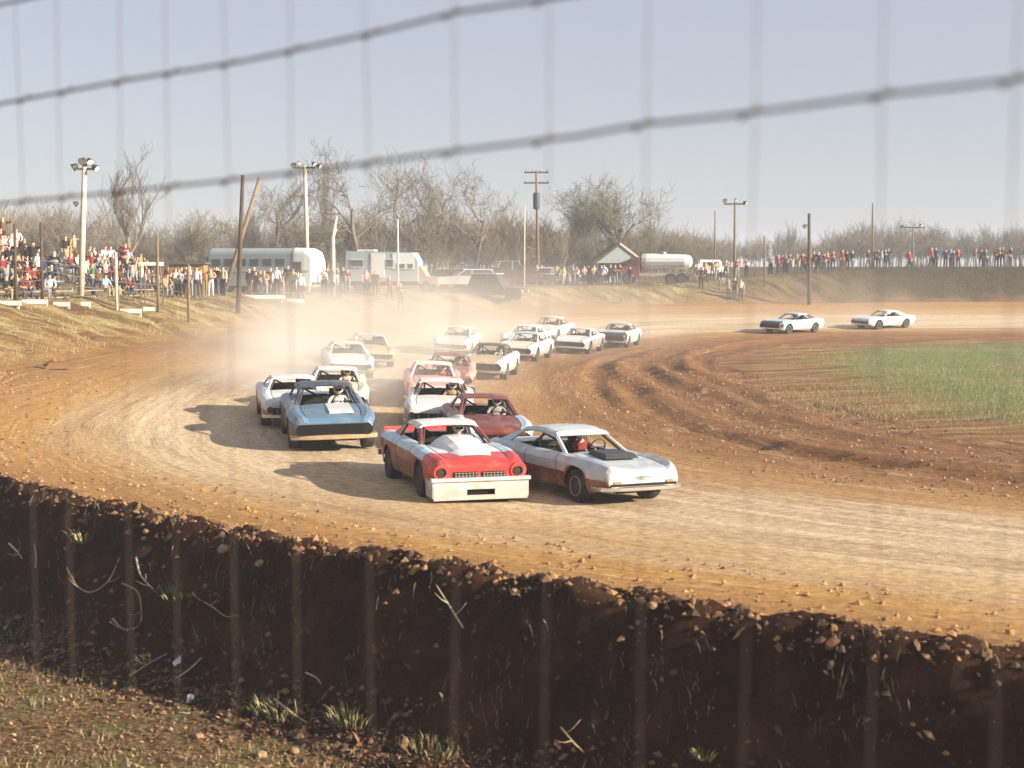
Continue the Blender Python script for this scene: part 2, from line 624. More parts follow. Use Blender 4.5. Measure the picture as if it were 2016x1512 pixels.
# racing surface, with rutted margin on its inside
mrows = [('m', m) for m in np.arange(9.0, 0.1, -0.22)]
trows = [('t', t) for t in np.linspace(0, 1, 66)]
def track_pos(ks, r, I, O, d, W):
    if r[0] == 'm':
        p = I - d * r[1]
        s = np.full(len(ks), -r[1])
        z = np.interp(r[1], [0, 1, 3, 6, 8, 9], [0.0, 0.03, 0.07, 0.07, -0.02, -0.3]) + np.zeros(len(ks))
        amp = 0.16 * min(1, r[1] / 1.0)
    else:
        p = I + (O - I) * r[1]
        s = r[1] * W
        z = interp_knots(Z_EDGE, ks) * r[1] ** 1.5
        amp = 0.012 + 0.05 * float(sstep(0.80, 1.0, r[1])) + 0.04 * (1 - float(sstep(0.0, 0.16, r[1])))
    amp *= 1 - float(sstep(0.95, 1.0, r[1] if r[0] == 't' else 0))
    q = u_at(0) + np.interp(ks, _k, _len)
    for i in range(len(ks)):
        if amp > 0.02 and 2 < ks[i] < 14:
            ruts = noise.noise(Vector((q[i] * 0.045, s[i] * 1.15, 3.3))) + 0.5 * noise.noise(Vector((q[i] * 0.10, s[i] * 2.4, 9.3)))
            z[i] += amp * (fbm(p[i, 0], p[i, 1], 0, 1.1, 4) * 0.38 + ruts * 1.0)
    return np.stack([p[:, 0], p[:, 1], z], 1), np.stack([s / W, s], 1)
ks, V, u1, u2 = strip(us_all, mrows + trows, track_pos)
track, tv, tf = grid_object('dirt_track', V, u1, u2, M_DIRT)
bvh_add(tv, tf)

# outer banks on the left and far side, running out to the spectators' ground
offs = [0, 0.3, 0.6, 0.9, 1.2, 1.5, 1.8, 2.15, 2.5, 2.9, 3.3, 3.7, 4.1, 4.6, 5.1, 5.7, 6.3, 7, 8, 9.2, 11, 14, 18, 24, 34, 50, 80, 130, 220, 420]
def bank_pos(ks, r, I, O, d, W):
    p = O + d * r
    z = outside_z(ks, np.full(len(ks), r))
    for i in range(len(ks)):
        if 2 < ks[i] < 12 and 0 < r < 60:
            z[i] += (0.18 * fbm(p[i, 0], p[i, 1], 0, 0.42, 5) + (0.10 * fbm(p[i, 0], p[i, 1], 3, 1.4, 4) if r < 10 else 0)) * min(1, r)
            if r < 10:
                qq = float(np.interp(ks[i], _k, _len))
                z[i] -= 0.55 * max(0.0, (noise.noise(Vector(((qq + 0.55 * r) * 0.60, r * 0.10, 7.7))) + 0.6 * noise.noise(Vector(((qq + 0.55 * r) * 1.5, r * 0.16, 2.7)))) ) * min(1, r / 1.5) * (1 - r / 10)
    return np.stack([p[:, 0], p[:, 1], z], 1), np.stack([ks, np.full(len(ks), float(r))], 1)
us_far = us_all[us_all <= U10 + 0.01]
ks, V, u1, u2 = strip(us_far, offs, bank_pos)
bank, bv, bf = grid_object('outer_bank', V, u1, u2, M_BANK)
bvh_add(bv, bf)

# near cut bank (in its own shade) and the ground at its foot
us_near = np.concatenate([[us_far[-1]], np.arange(us_far[-1] + 0.11, u_at(13.1), 0.11), np.arange(u_at(13.1), u_at(15), 3.0)])
noffs = list(np.arange(0, 2.4, 0.085)) + [2.5, 2.62]
def near_pos(ks, r, I, O, d, W):
    p = O + d * r
    z = outside_z(ks, np.full(len(ks), r)) - 0.35 * float(sstep(2.3, 2.62, r))
    p = p.copy()
    for i in range(len(ks)):
        if ks[i] < 13.2:
            a = float(sstep(0.05, 0.5, r)) * (1 - 0.6 * float(sstep(2.2, 3.2, r))) * (1 - 0.65 * float(sstep(11.6, 12.3, ks[i])))
            f = fbm(p[i, 0], p[i, 1], z[i], 0.9, 5)
            g = fbm(p[i, 0] + 9, p[i, 1], z[i], 3.1, 4)
            push = a * (0.20 * f + 0.10 * g)
            p[i, :2] += d[i] * push * 0.8
            cr = float(sstep(0.02, 0.2, r)) * (1 - float(sstep(0.6, 1.1, r)))
            z[i] += a * (0.10 * g + 0.06 * f) + cr * 0.11 * fbm(p[i, 0], p[i, 1], 4.0, 2.6, 4)
    return np.stack([p[:, 0], p[:, 1], z], 1), np.stack([ks, np.full(len(ks), float(r))], 1)
ks, V, u1, u2 = strip(us_near, noffs, near_pos)
nbank, nv, nf = grid_object('near_bank', V, u1, u2, M_SOIL)
bvh_add(nv, nf)

us_low = np.concatenate([[us_far[-1]], np.arange(us_far[-1] + 0.3, u_at(13.1), 0.3), np.arange(u_at(13.1), u_at(15), 4.0)])
def low_pos(ks, r, I, O, d, W):
    p = O + d * r
    z = outside_z(ks, np.full(len(ks), r)) - 0.02 - 0.25 * float(r < 2.1)
    for i in range(len(ks)):
        if r < 40:
            z[i] += 0.05 * fbm(p[i, 0], p[i, 1], 0, 1.3, 4)
    return np.stack([p[:, 0], p[:, 1], z], 1), np.stack([ks, np.full(len(ks), float(r))], 1)
ks, V, u1, u2 = strip(us_low, [1.95, 2.15, 2.35, 2.6, 2.85, 3.1, 3.4, 3.9, 4.5, 5.2, 6, 7, 8.5, 10.5, 13, 17, 25, 45, 100, 300], low_pos)
low, lv, lf = grid_object('spectator_ground', V, u1, u2, M_LITTER)
bvh_add(lv, lf)

# infield sheet
xs = np.concatenate([np.arange(0, 46, 0.6), np.arange(46, 160, 4.0)])
ys = np.concatenate([np.arange(-80, 16, 4.0), np.arange(16, 96, 0.6)])
inner_dense = catmull(INNER, np.linspace(0, 15, 900))
GX, GY = np.meshgrid(xs, ys, indexing='ij')
P = np.stack([GX, GY], -1).reshape(-1, 2)
D = np.empty(len(P))
for i in range(0, len(P), 4000):
    D[i:i + 4000] = np.sqrt(((P[i:i + 4000, None, :] - inner_dense[None]) ** 2).sum(-1)).min(1)
j = np.array([np.argmin(((p - inner_dense) ** 2).sum(-1)) for p in P])
tang = np.gradient(inner_dense, axis=0)
sgn = np.sign(tang[j, 0] * (P[:, 1] - inner_dense[j, 1]) - tang[j, 1] * (P[:, 0] - inner_dense[j, 0]))  # + on the left of travel: inside
D = D * sgn
Z = np.where(D > 6, 0.03, np.interp(D, [-3, 2, 6], [-7.0, -0.5, 0.03]))
for i in range(len(P)):
    if D[i] > 5 and P[i, 0] < 50:
        Z[i] += 0.07 * fbm(P[i, 0], P[i, 1], 5.0, 0.5, 4)
V = np.concatenate([P, Z[:, None]], 1).reshape(len(xs), len(ys), 3)
u2 = np.stack([D, D * 0], 1).reshape(len(xs), len(ys), 2)
infield, iv, iff = grid_object('infield', V, u2, u2, M_INFIELD)
_bm = bmesh.new()
_bm.from_mesh(infield.data)
bmesh.ops.delete(_bm, geom=[v for v in _bm.verts if v.co.z < -0.6], context='VERTS')
_bm.to_mesh(infield.data)
_bm.free()
_keep = (iv[iff][:, :, 2] > -0.6).all(1)
bvh_add(iv, iff[_keep])

# base sheet out to the horizon
base = MB().add([(-1200, -1200, -2.4), (1200, -1200, -2.4), (1200, 1200, -2.4), (-1200, 1200, -2.4)], [(0, 1, 2, 3)]).build('ground', M_LITTER)
base['kind'] = 'structure'

BVH = BVHTree.FromPolygons(np.concatenate(BVH_V).tolist(), [tuple(q) for q in np.concatenate(BVH_F).tolist()])
def gz(x, y):
    h = BVH.ray_cast(Vector((x, y, 60)), Vector((0, 0, -1)))
    return h[0].z if h[0] is not None else -1.5
RX = Matrix.Rotation(-PITCH, 3, 'X')
def ray(X, Y):
    return (RX @ Vector(((X - CX) / F_PX, 1.0, -(Y - CY) / F_PX))).normalized()
def hit(X, Y):
    """the point of the land seen at that point of the photograph"""
    h = BVH.ray_cast(CAM, ray(X, Y))
    return h[0]
def at_depth(X, Y, d):
    r = ray(X, Y)
    return CAM + r * (d / r.y)
def on_land(X, d):
    """stand on the land at depth d, in the direction of column X"""
    p = at_depth(X, HORIZON, d)
    return Vector((p.x, p.y, gz(p.x, p.y)))

# ---------------------------------------------------------------- haze and dust
def volume_mat(name, color, density, aniso=0.0):
    m = bpy.data.materials.new(name)
    m.use_nodes = True
    nt = m.node_tree
    nt.nodes.clear()
    o = nt.nodes.new('ShaderNodeOutputMaterial')
    v = nt.nodes.new('ShaderNodeVolumePrincipled')
    v.inputs['Color'].default_value = rgb(color)
    v.inputs['Density'].default_value = density
    v.inputs['Anisotropy'].default_value = aniso
    nt.links.new(v.outputs[0], o.inputs['Volume'])
    return m, nt, v

hz, _, _ = volume_mat('thin haze', (0.87, 0.91, 1.0), 0.0009)
haze = MB().box((0, 0, 6.8), (2420, 2420, 20.4)).build('haze', hz)
haze['kind'] = 'stuff'

def dust(name, c, size, rz, density, label_seed, soft=1.6):
    """one cloud of raised dust: a closed box whose density fades to nothing before its faces and breaks up in billows"""
    m, nt, v = volume_mat('dust ' + str(label_seed), (0.97, 0.92, 0.84), 0.0, 0.1)
    tc = nt.nodes.new('ShaderNodeTexCoord').outputs['Object']
    q = nt.nodes.new('ShaderNodeVectorMath')
    q.operation = 'DIVIDE'
    nt.links.new(tc, q.inputs[0])
    q.inputs[1].default_value = (size[0] / 2, size[1] / 2, size[2])
    ln = nt.nodes.new('ShaderNodeVectorMath')
    ln.operation = 'LENGTH'
    nt.links.new(q.outputs[0], ln.inputs[0])
    fall = mrange(nt, ln.outputs['Value'], 1.0, 0.15)
    fall = mth(nt, 'POWER', fall, soft)
    n = nt.nodes.new('ShaderNodeTexNoise')
    n.inputs['Scale'].default_value = 0.16
    n.inputs['Detail'].default_value = 3.0
    n.noise_dimensions = '4D'
    n.inputs['W'].default_value = label_seed * 3.7
    nt.links.new(tc, n.inputs['Vector'])
    d = mth(nt, 'MULTIPLY', fall, mrange(nt, n.outputs['Fac'], 0.36, 0.62, 0.0, 1.1))
    nt.links.new(mth(nt, 'MULTIPLY', d, density), v.inputs['Density'])
    o = MB().box((0, 0, size[2] / 2 - 0.6), (size[0], size[1], size[2] + 1.2)).build(name, m)
    o.location = c
    o.rotation_euler = (0, 0, rz)
    o['kind'] = 'stuff'
    return o
dust('dust_cloud', (-4.0, 75, 0.8), (30, 50, 5.2), radians(10), 0.07, 1)
dust('dust_cloud', (-6.0, 50, 0.5), (15, 34, 4.5), radians(8), 0.15, 2)
dust('dust_cloud', (14.0, 96, 0.6), (64, 20, 5.0), radians(0), 0.028, 3)

for i, (x, y, w, l, h, dn) in enumerate(((-3.3, 41.5, 4.5, 12, 2.6, 0.24), (-7.2, 44, 5, 12, 2.4, 0.20), (-8.5, 58, 7, 16, 3.2, 0.24), (-2.6, 60, 6, 15, 3.0, 0.18))):
    dust('dust_plume', (x, y, gz(x, y) + 0.1), (w, l, h), radians(14), dn, 5 + i, 1.3)

# ---------------------------------------------------------------- people: one continuous skinned body per pose
def person_mesh(name, joints, bones, mats_of, sub=1):
    """joints: name -> (x, y, z, r); bones: pairs; mats_of: joint -> slot (0 shirt, 1 trousers, 2 skin, 3 hair or cap, 4 shoes)"""
    names = list(joints)
    me = bpy.data.meshes.new(name)
    me.from_pydata([joints[n][:3] for n in names], [(names.index(a), names.index(b)) for a, b in bones], [])
    o = bpy.data.objects.new(name, me)
    COL.objects.link(o)
    sk = o.modifiers.new('skin', 'SKIN')
    if not me.skin_vertices:
        raise RuntimeError('no skin layer')
    for n, sv in zip(names, me.skin_vertices[0].data):
        r = joints[n][3]
        sv.radius = r if isinstance(r, tuple) else (r, r)
        sv.use_root = (n == 'pelvis')
    ss = o.modifiers.new('sub', 'SUBSURF')
    ss.levels = ss.render_levels = sub
    dg = bpy.context.evaluated_depsgraph_get()
    out = bpy.data.meshes.new_from_object(o.evaluated_get(dg))
    out.name = name
    bpy.data.objects.remove(o)
    for i in range(5):
        out.materials.append(None)
    J = [(Vector(joints[n][:3]), mats_of[n]) for n in names]
    # denser samples along the bones choose the slot of every face
    S = []
    for a, b in bones:
        pa, pb = Vector(joints[a][:3]), Vector(joints[b][:3])
        for q in range(6):
            t = q / 5
            S.append((pa.lerp(pb, t), mats_of[a] if t < 0.5 else mats_of[b]))
    for p in out.polygons:
        c = p.center
        p.material_index = min(S, key=lambda s: (s[0] - c).length_squared)[1]
        p.use_smooth = True
    return out

def pose(kind):
    """a figure about 1.74 m tall, facing +X, feet (or seat) at z = 0"""
    sit = kind.startswith('sit')
    J, B, M = {}, [], {}
    def j(n, x, y, z, r, m, par=None):
        J[n] = (x, y, z, r)
        M[n] = m
        if par:
            B.append((par, n))
    h = 0.0 if not sit else -0.90 + 0.02
    lean = {'stand': 0.0, 'stand_lean': 0.10, 'sit': 0.02, 'sit_lean': 0.22, 'sit_drive': -0.06}.get(kind, 0.0)
    j('pelvis', 0, 0, 0.92 + h, (0.15, 0.12), 1)
    j('belly', lean * 0.4, 0, 1.08 + h, (0.145, 0.115), 0, 'pelvis')
    j('chest', lean * 0.9, 0, 1.31 + h, (0.165, 0.12), 0, 'belly')
    j('neck', lean * 1.2, 0, 1.48 + h, 0.058, 2, 'chest')
    j('jaw', lean * 1.25 + 0.02, 0, 1.56 + h, (0.075, 0.085), 2, 'neck')
    j('skull', lean * 1.3, 0, 1.68 + h, (0.082, 0.095), 3, 'jaw')
    for s, nm in ((1, 'l'), (-1, 'r')):
        j('shoulder' + nm, lean * 0.95, 0.19 * s, 1.41 + h, 0.065, 0, 'chest')
        if kind in ('stand', 'stand_walk'):
            el, ha = (-0.03, 0.25 * s, 1.13 + h), (0.05, 0.27 * s, 0.87 + h)
        elif kind == 'stand_lean':
            el, ha = (0.12, 0.30 * s, 1.16 + h), (0.34, 0.20 * s, 1.12 + h)
        elif kind == 'stand_fold':
            el, ha = (0.05, 0.27 * s, 1.16 + h), (0.24, 0.04 * s, 1.20 + h)
        elif kind == 'stand_hips':
            el, ha = (-0.10, 0.40 * s, 1.16 + h), (0.02, 0.20 * s, 1.00 + h)
        elif kind == 'stand_point':
            if s > 0:
                el, ha = (0.20, 0.30, 1.40 + h), (0.40, 0.22, 1.62 + h)
            else:
                el, ha = (-0.03, -0.25, 1.13 + h), (0.05, -0.27, 0.87 + h)
        elif kind == 'sit_drive':
            el, ha = (0.14, 0.30 * s, 1.20 + h), (0.40, 0.16 * s, 1.22 + h)
        else:
            el, ha = (0.12 + lean, 0.27 * s, 1.13 + h), (0.36, 0.14 * s, 1.04 + h)
        j('elbow' + nm, *el, 0.048, 0, 'shoulder' + nm)
        j('wrist' + nm, *ha, 0.036, 2, 'elbow' + nm)
        e = (Vector(ha) - Vector(el)).normalized() * 0.10
        j('hand' + nm, ha[0] + e.x, ha[1] + e.y, ha[2] + e.z, 0.038, 2, 'wrist' + nm)
        j('hip' + nm, 0, 0.10 * s, 0.88 + h, 0.095, 1, 'pelvis')
        if sit:
            j('knee' + nm, 0.44, 0.13 * s, 0.94 + h, 0.07, 1, 'hip' + nm)
            if kind == 'sit_drive':
                j('ankle' + nm, 0.80, 0.13 * s, 0.74 + h, 0.048, 1, 'knee' + nm)
                j('toe' + nm, 0.90, 0.13 * s, 0.80 + h, 0.045, 4, 'ankle' + nm)
            else:
                j('ankle' + nm, 0.42, 0.14 * s, 0.52 + h, 0.048, 1, 'knee' + nm)
                j('toe' + nm, 0.60, 0.15 * s, 0.47 + h, 0.045, 4, 'ankle' + nm)
        else:
            st = 0.16 * s if kind in ('stand_walk', 'stand_point') else 0.0
            j('knee' + nm, 0.03 + st * 0.6, 0.11 * s, 0.49, 0.068, 1, 'hip' + nm)
            j('ankle' + nm, -0.01 + st, 0.12 * s, 0.09, 0.048, 1, 'knee' + nm)
            j('toe' + nm, 0.16 + st, 0.15 * s, 0.04, 0.042, 4, 'ankle' + nm)
    return person_mesh('person_' + kind, J, B, M, 1)

POSES = {k: pose(k) for k in ('stand', 'stand_walk', 'stand_lean', 'stand_fold', 'stand_hips', 'stand_point', 'sit', 'sit_lean', 'sit_drive')}
CLOTH = {
    'red': (0.30, 0.05, 0.04), 'dark red': (0.20, 0.035, 0.03), 'white': (0.60, 0.58, 0.54), 'cream': (0.60, 0.52, 0.36), 'blue': (0.06, 0.09, 0.20),
    'pale blue': (0.36, 0.46, 0.60), 'black': (0.025, 0.023, 0.022), 'brown': (0.14, 0.075, 0.04), 'tan': (0.42, 0.29, 0.16), 'yellow': (0.60, 0.42, 0.10),
    'grey': (0.26, 0.26, 0.26), 'green': (0.08, 0.15, 0.07), 'orange': (0.60, 0.20, 0.05), 'pink': (0.62, 0.30, 0.28), 'navy': (0.02, 0.025, 0.05), 'denim': (0.055, 0.07, 0.105)}
def cloth(n):
    return mat(n + ' cloth', CLOTH[n], 0.9, var=0.25, scale=9, spec=0.2)
M_SKIN = mat('skin', (0.48, 0.29, 0.20), 0.6, var=0.08, scale=12)
HAIR = {'brown hair': (0.07, 0.035, 0.018), 'black hair': (0.018, 0.014, 0.012), 'fair hair': (0.36, 0.24, 0.11), 'white cap': (0.74, 0.73, 0.70), 'red cap': (0.42, 0.05, 0.04), 'blue cap': (0.06, 0.10, 0.28), 'straw hat': (0.52, 0.40, 0.20), 'black cap': (0.02, 0.02, 0.02)}
def hair(n):
    return mat(n, HAIR[n], 0.85, var=0.2, scale=14)
M_SHOE = mat('dark shoe', (0.03, 0.024, 0.02), 0.6)

def person(kind, loc, rz, shirt, pants, head, label, group=None, s=1.0, parent=None):
    o = bpy.data.objects.new('person', POSES[kind])
    COL.objects.link(o)
    for i, m in enumerate((cloth(shirt), cloth(pants), M_SKIN, hair(head), M_SHOE)):
        o.material_slots[i].link = 'OBJECT'
        o.material_slots[i].material = m
    o.location = loc
    o.rotation_euler = (0, 0, rz)
    o.scale = (s, s, s)
    tag(o, label, 'person', group)
    return o

# ---------------------------------------------------------------- stock cars
PAINT = {
    'white': (0.64, 0.63, 0.60), 'cream': (0.66, 0.60, 0.46), 'red': (0.50, 0.035, 0.03), 'dark red': (0.20, 0.022, 0.022), 'maroon': (0.15, 0.025, 0.022),
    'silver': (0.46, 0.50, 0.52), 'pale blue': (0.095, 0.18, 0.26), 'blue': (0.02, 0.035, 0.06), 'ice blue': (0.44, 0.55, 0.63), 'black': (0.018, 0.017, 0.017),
    'rust': (0.20, 0.06, 0.035), 'pink': (0.62, 0.28, 0.24), 'orange red': (0.52, 0.10, 0.045), 'grey': (0.28, 0.28, 0.28), 'tan': (0.45, 0.33, 0.20), 'dark brown': (0.05, 0.03, 0.022)}
def paint(n, dirt=0.35):
    key = '%s paint %.2f' % (n, dirt)
    fresh = key not in MATS
    m = mat(key, PAINT[n], 0.38, var=0.14, scale=3.5, dirt=dirt, coat=0.2, dirt_col=(0.38, 0.25, 0.135))
    if fresh:    # mud thrown up by the wheels: ragged clay spatter, thickest along the sills
        nt = m.node_tree
        b = nt.nodes['Principled BSDF']
        src = b.inputs['Base Color'].links[0].from_socket
        tc = nt.nodes.new('ShaderNodeTexCoord').outputs['Object']
        sp = nt.nodes.new('ShaderNodeSeparateXYZ')
        nt.links.new(tc, sp.inputs[0])
        n1 = nz(nt, mapping(nt, tc, (2.2, 2.2, 4.5)), 1.0, 7, 0.7)
        lvl = mrange(nt, sp.outputs[2], 0.80, 0.22)
        f = mrange(nt, mth(nt, 'ADD', mth(nt, 'MULTIPLY', lvl, 0.42), n1), 0.66, 0.86, 0.0, 0.45 + 0.5 * dirt)
        nt.links.new(mixc(nt, f, src, (0.27, 0.155, 0.075)), b.inputs['Base Color'])
        nt.links.new(mrange(nt, n1, 0.3, 0.7, 0.3, 0.62), b.inputs['Roughness'])
    return m
M_TYRE = mat('tyre rubber', (0.022, 0.020, 0.018), 0.9, var=0.3, dirt=0.30, bump=0.4, bscale=60, dirt_col=(0.22, 0.14, 0.08))
M_RIM = mat('white steel rim', (0.62, 0.61, 0.58), 0.4, var=0.2, dirt=0.2)
M_RIMD = mat('dark steel rim', (0.10, 0.08, 0.065), 0.5, var=0.3, dirt=0.3)
M_UNDER = mat('black underbody', (0.011, 0.008, 0.006), 0.9, spec=0.2)
M_CHROME = mat('dull chrome', (0.66, 0.62, 0.55), 0.22, metal=0.85, var=0.1, dirt=0.25)
M_CAGE = mat('painted roll bar', (0.05, 0.035, 0.03), 0.5)
M_CAGEW = mat('white roll bar', (0.66, 0.64, 0.60), 0.5, dirt=0.2)
M_INT = mat('bare interior', (0.028, 0.02, 0.016), 0.9, dirt=0.15, spec=0.2)
M_GRILLE = mat('dark grille mesh', (0.010, 0.008, 0.007), 0.8, spec=0.2)
M_LAMP = mat('headlamp blank', (0.030, 0.020, 0.018), 0.5)
M_TAIL = mat('tail lamp', (0.35, 0.02, 0.015), 0.3)

TOPX = [-2.48, -2.40, -2.10, -1.60, -1.30, -0.5, 0.3, 0.78, 1.1, 1.6, 2.05, 2.30, 2.40, 2.46]
TOPZ = [0.74, 0.86, 0.925, 0.955, 0.96, 0.93, 0.915, 0.925, 0.910, 0.885, 0.845, 0.810, 0.775, 0.68]
WIDX = [-2.48, -2.30, -1.9, -1.35, -0.5, 0.4, 1.0, 1.45, 1.9, 2.25, 2.40, 2.46]
WIDY = [0.80, 0.875, 0.93, 0.955, 0.915, 0.905, 0.93, 0.945, 0.92, 0.875, 0.83, 0.79]
AX_F, AX_R, R_ARCH, R_TYRE = 1.45, -1.36, 0.40, 0.335
HOOD_Y = 0.62

def smooth_interp(x, X, Y):
    # cubic through the control points
    i = int(np.clip(np.searchsorted(X, x) - 1, 0, len(X) - 2))
    t = (x - X[i]) / (X[i + 1] - X[i])
    def sl(k):
        if k <= 0 or k >= len(X) - 1:
            return (Y[min(k + 1, len(X) - 1)] - Y[max(k - 1, 0)]) / (X[min(k + 1, len(X) - 1)] - X[max(k - 1, 0)])
        a = (Y[k] - Y[k - 1]) / (X[k] - X[k - 1])
        b = (Y[k + 1] - Y[k]) / (X[k + 1] - X[k])
        return 0.0 if a * b <= 0 else 2 * a * b / (a + b)
    h = X[i + 1] - X[i]
    t2, t3 = t * t, t ** 3
    return (2 * t3 - 3 * t2 + 1) * Y[i] + (t3 - 2 * t2 + t) * h * sl(i) + (-2 * t3 + 3 * t2) * Y[i + 1] + (t3 - t2) * h * sl(i + 1)

def dent(x, y, z, p):
    q = p['seed']
    return 0.016 * noise.noise(Vector((x * 1.9, z * 2.6, q))) + 0.009 * noise.noise(Vector((x * 4.5, z * 5.0 + y, q + 5)))

def section(x, p):
    """half cross-section at station x: points from the sill up and over to the centre line"""
    zt = smooth_interp(x, TOPX, TOPZ) * p['hs'] + (p['kick'] * max(0, -x - 1.2))
    w = smooth_interp(x, WIDX, WIDY)
    zb = p['sill']
    if x > 2.05:
        zb = p['sill'] + (x - 2.05) * 0.35
    if x < -2.0:
        zb = p['sill'] + (-2.0 - x) * 0.35
    arch = 0.0
    for xc, R in ((AX_F, R_ARCH), (AX_R, p['rear_arch'])):
        if abs(x - xc) < R:
            a = R_TYRE + sqrt(R * R - (x - xc) ** 2) * 1.0
            if a > zb:
                zb, arch = a, 1.0
    crease = zt - 0.13
    zs = [zb, zb + (crease - zb) * 0.30, zb + (crease - zb) * 0.62, crease, zt - 0.055, zt - 0.012]
    bulge = 0.018 * (1 if abs(x) < 2.2 else 0.4)
    ys = [w - 0.055 * (1 - arch), w - 0.012, w + bulge * 0.4, w + bulge, w - 0.018, w - 0.075]
    hu = p['hump'] * float(sstep(0.9, 1.9, x))
    # fender crown, hood edge, hood crown
    ys += [max(0.3, w - 0.16), HOOD_Y * w / 0.92, HOOD_Y * 0.55, HOOD_Y * 0.25, 0.0]
    zs += [zt + 0.008 + hu, zt - 0.012, zt + 0.004 - hu * 0.8, zt + 0.012 - hu * 1.0, zt + 0.014 - hu * 0.9]
    zs[5] += hu * 0.7
    if p['detail']:
        ys = [y + (dent(x, 0, z, p) if 0 < j < 6 else 0) for j, (y, z) in enumerate(zip(ys, zs))]
        zs = [z + (dent(x, y * 2, 3.1, p) * 0.8 if 5 < j < 10 else 0) for j, (y, z) in enumerate(zip(ys, zs))]
    return ys, zs

def stations(p):
    xs = set(np.round(np.arange(-2.48, 2.47, 0.11), 3))
    for xc, R in ((AX_F, R_ARCH), (AX_R, p['rear_arch'])):
        for q in np.linspace(-1, 1, 17):
            xs.add(round(xc + R * sin(q * pi / 2), 3))
        xs.add(round(xc - R - 0.012, 3))
        xs.add(round(xc + R + 0.012, 3))
    for x in (-2.48, -2.44, -2.36, 2.46, 2.43, 2.38, 0.78, -1.28, -0.55, 0.72):
        xs.add(x)
    return sorted(xs)

def smudged(m0):
    m = m0.copy()
    m.name = 'silver paint with worn nose patch'
    nt = m.node_tree
    b = nt.nodes['Principled BSDF']
    src = b.inputs['Base Color'].links[0].from_socket
    tc = nt.nodes.new('ShaderNodeTexCoord').outputs['Object']
    d = nt.nodes.new('ShaderNodeVectorMath')
    d.operation = 'LENGTH'
    nt.links.new(mapping(nt, tc, (0.0, 2.6, 6.0)), d.inputs[0])
    off = nt.nodes.new('ShaderNodeVectorMath')
    off.operation = 'DISTANCE'
    nt.links.new(mapping(nt, tc, (0.0, 2.6, 6.0)), off.inputs[0])
    off.inputs[1].default_value = (0, -0.15, 3.75)
    n1 = nz(nt, tc, 6.0, 6, 0.7)
    f = mrange(nt, mth(nt, 'ADD', off.outputs['Value'], mth(nt, 'MULTIPLY', n1, 1.5)), 0.95, 1.55, 0.85, 0.0)
    nt.links.new(mixc(nt, f, src, (0.07, 0.085, 0.065)), b.inputs['Base Color'])
    return m

